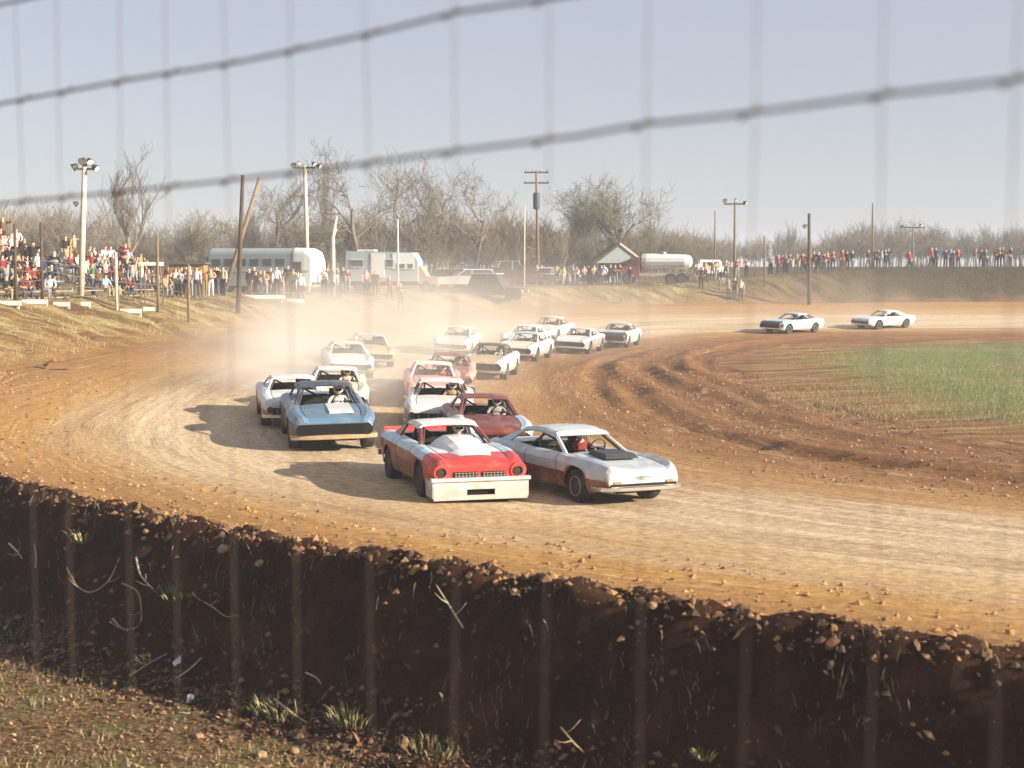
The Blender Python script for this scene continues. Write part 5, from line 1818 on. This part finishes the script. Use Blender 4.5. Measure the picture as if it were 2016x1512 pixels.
def grow(seed, h, form, levels=5, splits=(4, 4, 4, 3, 3), trunk_r=0.20, rmin=0.010):
    r_ = np.random.default_rng(seed)
    wood, fine = Tubes(), Tubes()
    def branch(p, d, L, rad, lv):
        nseg = 4 if lv < 2 else (3 if lv < 4 else 2)
        pts = [p]
        wob = {'oak': 0.24, 'round': 0.20, 'slim': 0.14, 'crooked': 0.42}[form]
        for i in range(nseg):
            d = d + r_.normal(0, wob * (0.5 if lv == 0 else 1), 3) * 0.6
            d[2] += (0.10 if form != 'slim' else 0.22) * (1 if lv > 0 else 0.5)
            d = d / np.linalg.norm(d)
            q = pts[-1] + d * L / nseg
            ra = rad * (1 - 0.5 * i / nseg)
            rb = rad * (1 - 0.5 * (i + 1) / nseg)
            (wood if lv <= 2 else fine).seg(pts[-1], q, ra, rb, 6 if lv == 0 else (5 if lv == 1 else (4 if lv == 2 else 3)))
            pts.append(q)
        if lv >= levels:
            return
        n = splits[min(lv, len(splits) - 1)]
        for k in range(n):
            t = (k + 0.6) / n if lv > 0 else (0.45 + 0.55 * (k + 0.5) / n)
            t = min(1.0, t + r_.uniform(-0.08, 0.08))
            x = t * nseg
            i = min(int(x), nseg - 1)
            st = pts[i] + (pts[i + 1] - pts[i]) * (x - i)
            ang = {'oak': r_.uniform(0.45, 1.0), 'round': r_.uniform(0.5, 1.15), 'slim': r_.uniform(0.25, 0.6), 'crooked': r_.uniform(0.5, 1.2)}[form]
            ax = r_.normal(0, 1, 3)
            ax -= d * ax.dot(d)
            ax /= np.linalg.norm(ax)
            nd = d * cos(ang) + ax * sin(ang)
            if lv == 0 and nd[2] < 0.2:
                nd[2] = 0.25
            nd /= np.linalg.norm(nd)
            lr = {'oak': 0.66, 'round': 0.68, 'slim': 0.60, 'crooked': 0.64}[form] * r_.uniform(0.8, 1.15)
            branch(st, nd, L * lr, max(rmin, rad * (1 - 0.5 * t) * 0.60), lv + 1)
    branch(np.zeros(3), np.array([r_.normal(0, 0.05), r_.normal(0, 0.05), 1.0]), h * {'oak': 0.36, 'round': 0.30, 'slim': 0.52, 'crooked': 0.38}[form], trunk_r, 0)
    wv, wf = wood.arrays()
    fv, ff = fine.arrays()
    top = max(wv[:, 2].max(), np.percentile(fv[:, 2], 99.5))
    k = h / top
    return (wv * k, wf), (fv * k, ff)

TREE_PROTO = {}
for nm, seed, form, levels, splits, tr, tm in (('oak_a', 3, 'oak', 5, (4, 4, 4, 4, 4), 0.17, M_TWIG), ('oak_b', 8, 'oak', 5, (4, 4, 4, 4, 4), 0.16, M_TWIGG), ('crooked', 21, 'crooked', 5, (4, 4, 4, 4, 4), 0.15, M_TWIG),
                                               ('round', 5, 'round', 5, (7, 5, 4, 4, 4), 0.17, M_TWIGG), ('slim', 12, 'slim', 5, (5, 4, 4, 4, 3), 0.16, M_TWIG), ('slim_b', 31, 'slim', 4, (5, 4, 4, 4), 0.13, M_TWIGG)):
    w, f = grow(seed, 10.0, form, levels, splits, tr)
    TREE_PROTO[nm] = (np_mesh('trunk', w[0], w[1], [M_BARK], smooth=True), np_mesh('crown', f[0], f[1], [tm]))

def tree(kind, X, Ytop, d, label, width=1.0, rz=0.0, zb=None):
    b = on_land(X, d)
    t = at_depth(X, Ytop, d)
    h = t.z - b.z + 0.2
    root = empty('bare_tree', b - Vector((0, 0, 0.2)), rz)
    k = h / 10.0
    root.scale = (k * width, k * width, k)
    tag(root, label, 'tree', 'bare trees behind the pit area')
    link('trunk', TREE_PROTO[kind][0], root)
    link('crown', TREE_PROTO[kind][1], root)
TREES = [
 ('slim', 252, 292, 118, 'tall narrow bare tree right of the left light pole', 1.5), ('slim_b', 226, 350, 125, 'shorter bare tree touching the tall narrow tree on its left', 0.9), ('round', 372, 414, 126, 'low rounded bare bush tree behind the ochre stand', 1.0),
 ('oak_b', 318, 440, 130, 'small bare tree between the tall narrow tree and the rounded bush', 1.0), ('oak_a', 556, 334, 132, 'spreading bare tree behind the left half of the bus', 1.05), ('slim', 638, 300, 136, 'upright forked bare tree just right of the bus light pole', 0.6),
 ('crooked', 716, 286, 134, 'tallest crooked bare tree above the box camper', 1.0), ('oak_b', 786, 308, 140, 'bare tree with open crown right of the tallest crooked tree', 0.95), ('oak_a', 852, 316, 143, 'bare tree with forked crown above the gap right of the camper', 0.9),
 ('crooked', 934, 326, 136, 'crooked bare tree with a bent limb above the grey estate car', 0.85), ('slim_b', 996, 388, 150, 'thin bare tree left of the utility pole', 1.0), ('round', 1212, 350, 142, 'broad rounded bare tree behind the gabled shelter', 1.12),
 ('round', 1138, 378, 148, 'rounded bare tree filling the left of the broad rounded tree', 0.95), ('oak_b', 1296, 384, 152, 'bare tree at the right edge of the broad rounded tree', 0.9), ('oak_a', 470, 400, 150, 'low bare tree behind the tall dark pole', 1.1),
 ('oak_a', 1070, 430, 160, 'low bare tree directly behind the utility pole', 1.2), ('slim_b', 1352, 440, 170, 'hazy thin tree right of the broad rounded tree', 1.2), ('slim', 1556, 434, 190, 'hazy slim tree left of the dark pole with one lamp', 0.9),
 ('slim_b', 1700, 424, 200, 'hazy slim tree beside the tall slim far pole', 1.1), ('oak_b', 1768, 428, 205, 'hazy open tree above the middle of the far bank', 1.1), ('oak_a', 1846, 438, 205, 'hazy tree above the far bank right of its middle', 1.2),
 ('oak_b', 1938, 446, 210, 'hazy tree near the right frame edge above the far bank', 1.2), ('oak_a', 2010, 440, 205, 'hazy tree cut by the right frame edge', 1.1), ('slim', 20, 400, 128, 'bare tree at the left frame edge behind the crowd', 1.0), ('oak_a', 118, 404, 132, 'bare tree behind the top of the left crowd', 1.2)]
for i, (k, X, Y, d, lab, w) in enumerate(TREES):
    tree(k, X, Y, d, lab, w, i * 2.4)

# white dead trunk
b = on_land(655, 112)
dt = empty('dead_trunk', b)
tag(dt, 'pale dead forked trunk between the bus and the box camper', 'dead tree')
t0 = at_depth(655, 468, 112) - b
t1 = at_depth(663, 426, 112) - b
MB().tube([(0, 0, -0.3), t0 * 0.6, t0, t1], [0.22, 0.2, 0.17, 0.07], 8).tube([t0, t0 + Vector((0.35, 0, 0.7))], [0.10, 0.04], 6).build('trunk', M_POLEW, dt, smooth=True)

# brush and far woods read as one mass: thousands of stems joined
def brush_arrays(n, Xr, dr, yfun, seed):
    r_ = np.random.default_rng(seed)
    protos = []
    for s in range(6):
        w, f = grow(100 + s, 6.0, 'slim' if s % 2 else 'round', 3, (6, 6, 5), 0.055, 0.012)
        nv = len(w[0])
        V = np.concatenate([w[0], f[0]])
        F = np.concatenate([w[1].reshape(-1), f[1].reshape(-1) + nv]).reshape(-1, 4) if w[1].shape[1] == 4 else None
        protos.append((V, F))
    VV, FF, n0 = [], [], 0
    for i in range(n):
        X = r_.uniform(*Xr)
        d = r_.uniform(*dr)
        b = on_land(X, d)
        zt = 4.15 + (HORIZON - (yfun(X) + r_.normal(0, 7))) * d / F_PX
        h = max(1.5, (zt - b.z) * r_.uniform(0.6, 1.06))
        V, F = protos[r_.integers(6)]
        a = r_.uniform(0, 2 * pi)
        k = h / 6.0
        kw = k * r_.uniform(0.8, 1.3)
        R = np.array([[cos(a) * kw, -sin(a) * kw, 0], [sin(a) * kw, cos(a) * kw, 0], [0, 0, k]])
        VV.append(V @ R.T + np.array([b.x, b.y, b.z - 0.1]))
        FF.append(F + n0)
        n0 += len(V)
    return np.concatenate(VV), np.concatenate(FF)
def near_line(X):
    return float(np.interp(X, [-100, 0, 150, 230, 330, 420, 520, 640, 800, 950, 1060, 1120, 1300, 1400, 1500], [408, 410, 412, 424, 450, 450, 432, 422, 416, 412, 430, 448, 452, 470, 482]))
def far_line(X):
    return float(np.interp(X, [1250, 1400, 1480, 1530, 1600, 1700, 1800, 1900, 2000, 2100], [440, 462, 472, 450, 462, 448, 444, 452, 450, 446]))
v, f = brush_arrays(760, (-60, 1400), (132, 172), near_line, 1)
link('brush_woods', np_mesh('brush_woods', v, f, [M_TWIG]))['kind'] = 'stuff'
v, f = brush_arrays(420, (1250, 2100), (190, 240), far_line, 2)
link('far_woods', np_mesh('far_woods', v, f, [M_TWIG]))['kind'] = 'stuff'

# ---------------------------------------------------------------- clods, litter, roots and grass in the foreground
ICO_V = np.array([(0, 0, 1), (0.9, 0, 0.1), (0.25, 0.85, 0), (-0.75, 0.5, 0.1), (-0.7, -0.55, 0), (0.3, -0.85, 0.1), (0.1, 0, -0.8)])
ICO_F = np.array([(0, 1, 2), (0, 2, 3), (0, 3, 4), (0, 4, 5), (0, 5, 1), (6, 2, 1), (6, 3, 2), (6, 4, 3), (6, 5, 4), (6, 1, 5)])
def scatter(name, pts, sizes, mats, seed, flat=0.7, geo=(ICO_V, ICO_F), tilt=0.5, mi=None, kind='stuff'):
    r_ = np.random.default_rng(seed)
    gv, gf = geo
    n = len(pts)
    a = r_.uniform(0, 2 * pi, n)
    V = np.repeat(gv[None], n, 0) * (1 + r_.uniform(-0.3, 0.3, (n, len(gv), 1)))
    V[:, :, 2] *= flat
    tx = r_.normal(0, tilt, (n, 1))
    V[:, :, 2] += V[:, :, 0] * tx
    c, s = np.cos(a)[:, None], np.sin(a)[:, None]
    x = V[:, :, 0] * c - V[:, :, 1] * s
    y = V[:, :, 0] * s + V[:, :, 1] * c
    V = np.stack([x, y, V[:, :, 2]], -1) * np.asarray(sizes)[:, None, None] + np.asarray(pts)[:, None, :]
    F = gf[None] + (np.arange(n) * len(gv))[:, None, None]
    m = np.repeat(r_.integers(0, len(mats), n) if mi is None else mi, len(gf))
    o = link(name, np_mesh(name, V.reshape(-1, 3), F.reshape(-1, 3), mats, m))
    o['kind'] = kind
    return o

def edge_points(n, k0, k1, f0, f1, seed, power=1.0, inside=True):
    """random points of the track: f = share of the width from inner to outer edge, or metres outside when not inside"""
    r_ = np.random.default_rng(seed)
    us = r_.uniform(u_at(k0), u_at(k1), n)
    ks_ = k_at(us)
    I, O = catmull(INNER, ks_), catmull(OUTER, ks_)
    t = f0 + (f1 - f0) * r_.uniform(0, 1, n) ** power
    d = O - I
    if not inside:
        d = d / np.linalg.norm(d, axis=1)[:, None]
        P = O + d * t[:, None]
    else:
        P = I + d * t[:, None]
    out = []
    for p in P:
        h = BVH.ray_cast(Vector((p[0], p[1], 30)), Vector((0, 0, -1)))
        out.append((p[0], p[1], h[0].z if h[0] else -9))
    return np.array(out)

C_OCH = [mat('ochre clod', (0.32, 0.165, 0.06), 0.95, bump=0.5), mat('pale clod', (0.42, 0.26, 0.12), 0.95, bump=0.5), mat('brown clod', (0.20, 0.10, 0.045), 0.95, bump=0.5)]
C_DRK = [mat('dark clod', (0.085, 0.045, 0.025), 0.95, bump=0.5), mat('brown clod', (0.20, 0.10, 0.045), 0.95), mat('pale clod', (0.42, 0.26, 0.12), 0.95)]
C_MAR = [mat('margin clod', (0.26, 0.14, 0.07), 0.95, bump=0.5), mat('brown clod', (0.20, 0.10, 0.045), 0.95), mat('dry margin clod', (0.38, 0.23, 0.12), 0.95)]
r_ = np.random.default_rng(3)
P1 = edge_points(11000, 8.2, 13.0, 1.0, 0.76, 4, 3.4)
scatter('dirt_clods', P1, 0.008 + 0.06 * r_.uniform(0, 1, len(P1)) ** 6, [C_OCH[0], C_OCH[2], C_OCH[0], C_OCH[1]], 5)
P2 = edge_points(3200, 10.4, 13.1, -0.25, 0.75, 6, 1.0, inside=False)
scatter('crest_clods', P2, 0.018 + 0.065 * r_.uniform(0, 1, len(P2)) ** 2.5, [C_OCH[0], C_OCH[2], C_DRK[0], C_OCH[2]], 7)
P3 = edge_points(1300, 10.4, 13.1, 0.6, 2.3, 8, 1.0, inside=False)
scatter('bank_clods', P3, 0.012 + 0.055 * r_.uniform(0, 1, len(P3)) ** 3, [C_DRK[0], C_DRK[0], C_DRK[0], C_DRK[1]], 9)
P4 = edge_points(6500, 6.5, 13.0, 0.06, -0.50, 10, 0.9)
scatter('margin_clods', P4, 0.012 + 0.05 * r_.uniform(0, 1, len(P4)) ** 3, C_MAR, 11)

# leaf litter and grass on the ground at the foot of the bank
LEAF = (np.array([(-1, 0, 0.05), (-0.2, -0.55, 0.12), (1, 0, 0.0), (-0.2, 0.55, 0.16)]), np.array([(0, 1, 2), (0, 2, 3)]))
LV = [mat('dry brown leaf', (0.22, 0.115, 0.05), 0.9), mat('tan leaf', (0.40, 0.27, 0.13), 0.9), mat('russet leaf', (0.22, 0.085, 0.04), 0.9), mat('dark leaf', (0.09, 0.05, 0.025), 0.9), mat('dry brown leaf', (0.22, 0.115, 0.05), 0.9)]
P5 = edge_points(34000, 10.3, 13.1, 1.75, 5.6, 12, 1.0, inside=False)
P5[:, 2] += 0.015
scatter('leaf_litter', P5, r_.uniform(0.012, 0.036, len(P5)), LV, 13, flat=1.0, geo=LEAF, tilt=0.4)
BLADE = (np.array([(-0.05, 0, 0), (0.05, 0, 0), (0.12, 0.06, 0.6), (0.34, 0.12, 1.0)]), np.array([(0, 1, 2), (0, 2, 3)]))
GR = [mat('green blade', (0.11, 0.145, 0.045), 0.7), mat('yellow green blade', (0.24, 0.25, 0.09), 0.7), mat('straw blade', (0.46, 0.38, 0.20), 0.7)]
P6 = edge_points(16000, 10.3, 13.1, 2.2, 5.5, 14, 0.8, inside=False)
keep = np.array([noise.noise(Vector((p[0] * 0.9, p[1] * 0.9, 1.7))) > -0.05 for p in P6])
scatter('ground_grass', P6[keep], r_.uniform(0.03, 0.11, keep.sum()), GR, 15, flat=1.0, geo=BLADE, tilt=0.3)
# weeds on the left bank
P7 = edge_points(15000, 4.2, 9.6, 0.5, 9.0, 16, 0.9, inside=False)
keep = np.array([noise.noise(Vector((p[0] * 0.25, p[1] * 0.25, 4.1))) > -0.15 for p in P7])
scatter('bank_weeds', P7[keep], r_.uniform(0.06, 0.20, keep.sum()), [GR[2], GR[2], GR[1], mat('brown weed', (0.20, 0.13, 0.06), 0.8)], 17, flat=1.0, geo=BLADE, tilt=0.3)
P8 = edge_points(9000, 1.6, 4.2, 1.5, 9.0, 18, 0.9, inside=False)
scatter('far_bank_weeds', P8, r_.uniform(0.14, 0.34, len(P8)), [mat('dark weed', (0.07, 0.055, 0.025), 0.8), mat('brown weed', (0.20, 0.13, 0.06), 0.8), mat('dark weed', (0.07, 0.055, 0.025), 0.8)], 19, flat=1.0, geo=BLADE, tilt=0.3)
# infield grass blades
iv_ = np.array([v.co[:] for v in infield.data.vertices])
def infield_points(n, seed):
    r2 = np.random.default_rng(seed)
    out = []
    while len(out) < n:
        X, Y = r2.uniform(1480, 2030), r2.uniform(655, 880)
        p = hit(X, Y)
        if p is None:
            continue
        dmin = np.sqrt(((inner_dense - np.array(p[:2])) ** 2).sum(1)).min()
        if dmin > 10 + r2.normal(0, 1.5) + 4 * noise.noise(Vector((p.x * 0.15, p.y * 0.15, 2))):
            out.append(p[:])
    return np.array(out)
P9 = infield_points(28000, 20)
scatter('infield_grass', P9, r_.uniform(0.04, 0.11, len(P9)), [GR[0], GR[1], GR[1], GR[2]], 21, flat=1.0, geo=BLADE, tilt=0.3)

# dry roots and sticks standing out of the cut bank
M_ROOT = mat('dry root', (0.34, 0.23, 0.14), 0.9, var=0.3, scale=20)
M_ROOTP = mat('bleached stick', (0.52, 0.42, 0.29), 0.9, var=0.25, scale=20)
def out_of_bank(X, Y, lift):
    p = hit(X, Y)
    return p - ray(X, Y) * lift
def stick(label, pts, r=0.012, m=M_ROOT, lift=0.10, twigs=0):
    P = []
    for i, (X, Y) in enumerate(pts):
        P.append(out_of_bank(X, Y, 0.02 if i in (0, len(pts) - 1) else lift))
    # smooth
    Q = [Vector(q) for q in catmull([tuple(p) for p in P], np.linspace(0, len(P) - 1, 4 * len(P)))]
    o = P[0]
    mb = MB().tube([q - o for q in Q], [r * (1 - 0.6 * i / len(Q)) for i in range(len(Q))], 6)
    rr = random.Random(sum(map(ord, label)) % 1000)
    for t in range(twigs):
        i = 2 + int(rr.random() * (len(Q) - 4))
        d = Vector((rr.uniform(-1, 1), rr.uniform(-0.9, 0.1), rr.uniform(-0.2, 1))).normalized()
        a = Q[i] - o
        mb.tube([a, a + d * 0.10, a + d * 0.20 + Vector((0, 0, 0.03))], [r * 0.5, r * 0.35, r * 0.15], 5)
    root = mb.build('dry_root', m, None, smooth=True)
    root.location = o
    tag(root, label, 'root', 'dry roots and sticks in the cut bank')
stick('long thin root hanging in an arc at mid left of the dark bank', [(132, 1118), (150, 1152), (178, 1166), (212, 1145), (236, 1098)], 0.016, lift=0.18, twigs=3)
stick('forked pale stick near the left frame edge high on the bank', [(18, 1070), (34, 1086), (44, 1100)], 0.018, M_ROOTP, twigs=2)
stick('short upright stick left of the hanging arc root', [(70, 1118), (71, 1098), (67, 1070)], 0.011, M_ROOTP)
stick('curved root dropping beside the grass clump on the bank', [(268, 1098), (276, 1130), (292, 1150), (302, 1160)], 0.016, M_ROOTP, twigs=2)
stick('low bent root below the grass clump on the bank', [(240, 1148), (270, 1164), (278, 1196), (276, 1226), (262, 1240)], 0.012, twigs=3)
stick('stiff root leaning from the bank left of its middle', [(222, 1218), (238, 1236), (252, 1242)], 0.02, twigs=2)
stick('spidery dead weed at the foot of the bank on the left', [(256, 1330), (284, 1312), (300, 1302), (330, 1286)], 0.010, M_ROOTP, lift=0.14, twigs=6)
stick('long straight stick slanting up at the foot of the bank', [(346, 1336), (372, 1318), (398, 1294)], 0.012, M_ROOTP, lift=0.14)
stick('thin root right of the grass clump sloping down the bank', [(392, 1180), (420, 1196), (446, 1214), (470, 1210)], 0.010, twigs=3)
stick('slender root in the middle of the bank pointing up left', [(912, 1236), (892, 1204), (868, 1166), (858, 1150)], 0.013, M_ROOTP, twigs=2)
stick('small forked root right of middle low on the bank', [(1104, 1432), (1124, 1456), (1150, 1482)], 0.013, twigs=3)
stick('slanting root by the grass at the bottom of the bank', [(540, 1376), (570, 1400), (606, 1424)], 0.013, M_ROOTP, twigs=3)
stick('short bleached stick lying below the paper cup', [(346, 1402), (372, 1404), (404, 1396)], 0.010, M_ROOTP, lift=0.04)
stick('thin stick low in the bank at lower middle', [(602, 1324), (622, 1334), (632, 1346)], 0.010, M_ROOTP)

# grass clumps on the bank
def tuft(label, X, Y, n, h, mats, spread=0.18):
    p = hit(X, Y)
    rr = np.random.default_rng(int(X))
    mb = MB()
    for i in range(n):
        a = rr.uniform(0, 2 * pi)
        q = Vector((cos(a), sin(a), 0)) * spread * sqrt(rr.uniform(0, 1))
        l = h * rr.uniform(0.5, 1.1)
        d = Vector((cos(a) * rr.uniform(0.1, 0.7), sin(a) * rr.uniform(0.1, 0.7) - 0.25, 1)).normalized()
        w = Vector((-sin(a), cos(a), 0)) * 0.006
        t = q + d * l * 0.6
        e = q + d * l + Vector((d.x * 0.2, d.y * 0.2 - 0.03, -0.15)) * l
        mb.add([q - w, q + w, t + w * 0.7, e, t - w * 0.7], [(0, 1, 2, 3, 4)], int(rr.integers(len(mats))))
    o = mb.build('grass_clump', mats, None, fix=False)
    o.location = p - ray(X, Y) * 0.04 - Vector((0, 0, 0.03))
    tag(o, label, 'grass clump', 'grass clumps on the cut bank')
tuft('dry grass clump high on the bank at upper left', 162, 1062, 90, 0.24, [GR[2], GR[1], GR[2]])
tuft('green grass clump at mid height of the bank', 352, 1168, 110, 0.16, [GR[0], GR[1], GR[1]], 0.28)
tuft('small green clump at the left frame edge low on the bank', 22, 1252, 60, 0.16, [GR[0], GR[1]])
tuft('dry grass at the foot of the bank at lower middle', 548, 1404, 90, 0.26, [GR[2], GR[1], GR[2]], 0.3)
tuft('pale dry grass near the bottom edge right of the first foot clump', 690, 1420, 90, 0.28, [GR[2], GR[1]], 0.25)
tuft('dry green grass near the bottom edge at centre', 850, 1480, 70, 0.24, [GR[2], GR[1], GR[0]], 0.3)
tuft('small pale weed low on the bank at lower right', 1385, 1486, 40, 0.14, [GR[2], GR[1]], 0.12)

P11 = edge_points(4500, 10.4, 13.1, 1.5, 2.7, 34, 1.0, inside=False)
scatter('foot_clods', P11, 0.012 + 0.06 * r_.uniform(0, 1, len(P11)) ** 3, [C_DRK[0], C_DRK[0], C_DRK[1]], 35)
P10 = edge_points(3200, 10.4, 13.1, 0.5, 2.0, 30, 1.0, inside=False)
keep = np.array([noise.noise(Vector((p[0] * 1.1, p[1] * 1.1, 6.1))) > 0.0 for p in P10])
scatter('bank_straw', P10[keep], r_.uniform(0.04, 0.16, keep.sum()), [mat('dull straw', (0.26, 0.19, 0.10), 0.85), mat('brown weed', (0.20, 0.13, 0.06), 0.8), GR[0]], 31, flat=1.0, geo=BLADE, tilt=1.2)

# loose stones and litter
def rock(label, X, Y, s, m):
    p = hit(X, Y)
    me = bpy.data.meshes.new('stone')
    bm = bmesh.new()
    bmesh.ops.create_icosphere(bm, subdivisions=2, radius=s)
    for v in bm.verts:
        v.co *= 1 + 0.35 * noise.noise(v.co * (2.2 / s) + Vector((X, Y, 0)))
        v.co.z *= 0.65
        v.co *= 1 + 0.25 * noise.noise(v.co * (5.0 / s))
    bm.to_mesh(me)
    bm.free()
    me.materials.append(m)
    o = link('stone', me)
    o.location = p + Vector((0, 0, s * 0.3)) - ray(X, Y) * s * 0.3
    tag(o, label, 'stone', 'pale clods and stones stuck in the bank')
M_ST = mat('pale stone', (0.30, 0.185, 0.10), 0.95, var=0.3, scale=15, bump=0.5)
for lab, X, Y, s in (('largest pale stone on the bank left of middle', 442, 1085, 0.085), ('pale stone right of the largest one on the bank', 512, 1112, 0.07), ('small pale stone high on the bank at left', 288, 1048, 0.05), ('small pale stone beside a root at left', 284, 1062, 0.045),
                     ('pale stone just under the crest in the middle', 1014, 1168, 0.06), ('pale stone under the crest right of middle', 1286, 1196, 0.06), ('pale stone at the crest right of centre', 1432, 1192, 0.05), ('pale stone on the ground near the bottom edge', 392, 1452, 0.06), ('small pale stone near the bottom edge at middle left', 514, 1490, 0.07), ('small stone near the bottom edge at centre', 580, 1482, 0.06)):
    rock(lab, X, Y, s, M_ST)
p = hit(372, 1382)
cup = MB().lathe([(0.028, 0), (0.040, 0.105), (0.042, 0.108), (0.037, 0.105), (0.026, 0.006)], 'z', n=16).build('paper_cup', mat('white paper', (0.80, 0.80, 0.78), 0.7, var=0.05), None, smooth=40)
cup.location = p + Vector((0, -0.03, 0.01))
cup.rotation_euler = (0.5, 0.5, 0)
tag(cup, 'white paper cup lying tilted at the foot of the bank', 'paper cup')
p = out_of_bank(352, 1300, 0.05)
mb = MB()
gx = np.linspace(-1, 1, 6)
vs = [(x * 0.085, y * 0.035, 0.012 * sin(5 * x + 2 * y) + 0.02 * x * y) for x in gx for y in gx]
mb.add(vs, [(i * 6 + j, (i + 1) * 6 + j, (i + 1) * 6 + j + 1, i * 6 + j + 1) for i in range(5) for j in range(5)])
sc_ = mb.build('paper_scrap', mat('grey blue paper', (0.55, 0.62, 0.68), 0.6, var=0.1), None, smooth=True)
sc_.location = p
sc_.rotation_euler = (radians(70), radians(-35), 0)
tag(sc_, 'pale blue crumpled paper scrap caught on the bank above the cup', 'paper scrap')
# chunk of dark tyre rubber / clod by the left bank foot
p = hit(112, 727)
ck = MB()
ck.box((0, 0, 0.12), (0.75, 0.35, 0.2), rot=Matrix.Rotation(0.3, 3, 'Z'), taper=0.6).box((-0.25, 0.05, 0.22), (0.4, 0.25, 0.12), rot=Matrix.Rotation(-0.4, 3, 'Y'))
ck = ck.build('dirt_slab', mat('brown clod', (0.20, 0.10, 0.045), 0.95), None)
ck.location = p
tag(ck, 'dark broken slab of earth at the foot of the left bank', 'earth slab')

# ---------------------------------------------------------------- the wire fence right in front of the camera
M_WIRE = mat('rusty galvanised wire', (0.10, 0.07, 0.05), 0.7, metal=0.0, var=0.3, scale=8)
fence = empty('catch_fence', (-0.5, 3.3, -1.5))
tag(fence, 'blurred tall wire fence of thin cables close in front of the camera', 'fence')
FO = Vector((-0.5, 3.3, -1.5))
def fdepth(X):
    return 2800 * 0.30 / (195.0 + 85.0 / 1060.0 * X)
def fpt(X, z):
    d = fdepth(X)
    return Vector(((X - CX) / F_PX * d, d, z))
VX = [-28, 50, 132, 240, 340, 452, 580, 732, 890, 1070, 1265, 1475, 1735, 1990, 2300]
rr = random.Random(5)
for X in VX:
    b = fpt(X, -1.7)
    t = fpt(X + rr.uniform(-8, 8), 5.3)
    path = [b.lerp(t, q / 16) + Vector((rr.uniform(-0.006, 0.006), rr.uniform(-0.006, 0.006), 0)) for q in range(17)]
    MB().tube([q - FO for q in path], 0.0011, 6).build('vertical_wire', M_WIRE, fence, smooth=True)
LINES = [[(-60, 412), (0, 401), (240, 378), (480, 352), (700, 325), (880, 300), (1140, 268), (1260, 246), (1420, 230), (1590, 208), (1740, 187), (1880, 172), (2016, 155), (2300, 122)],
         [(-60, 218), (0, 205), (240, 160), (480, 121), (740, 65), (900, 25), (1060, 2), (1500, -70), (2300, -210)],
         [(-60, 22), (0, 10), (240, -40), (700, -150), (1500, -400), (2300, -600)]]
for L in LINES:
    P = []
    for X, Y in L:
        d = fdepth(X)
        P.append(at_depth(X, Y, d) + Vector((0, -0.006, 0)))
    MB().tube([p - FO for p in P], 0.0043, 6).build('cable', M_WIRE, fence, smooth=True)
    if L is LINES[2]:
        continue
    for X in VX[1:-1]:
        Y = np.interp(X, [q[0] for q in L], [q[1] for q in L])
        if Y < -30:
            continue
        q = at_depth(X, Y, fdepth(X)) - FO
        c = MB()
        c.tube([q + Vector((-0.018, -0.004, -0.012)), q + Vector((0, -0.012, 0)), q + Vector((0.018, -0.004, 0.012))], 0.0042, 6)
        c.build('wire_tie', M_WIRE, fence, smooth=True)
for X in (-420, 2900):
    p = fpt(max(X, -420), 0)
    MB().tube([Vector((p.x, p.y, -2.2)) - FO, Vector((p.x, p.y, 5.4)) - FO], 0.05, 10).build('fence_post', M_STEEL, fence, smooth=True)
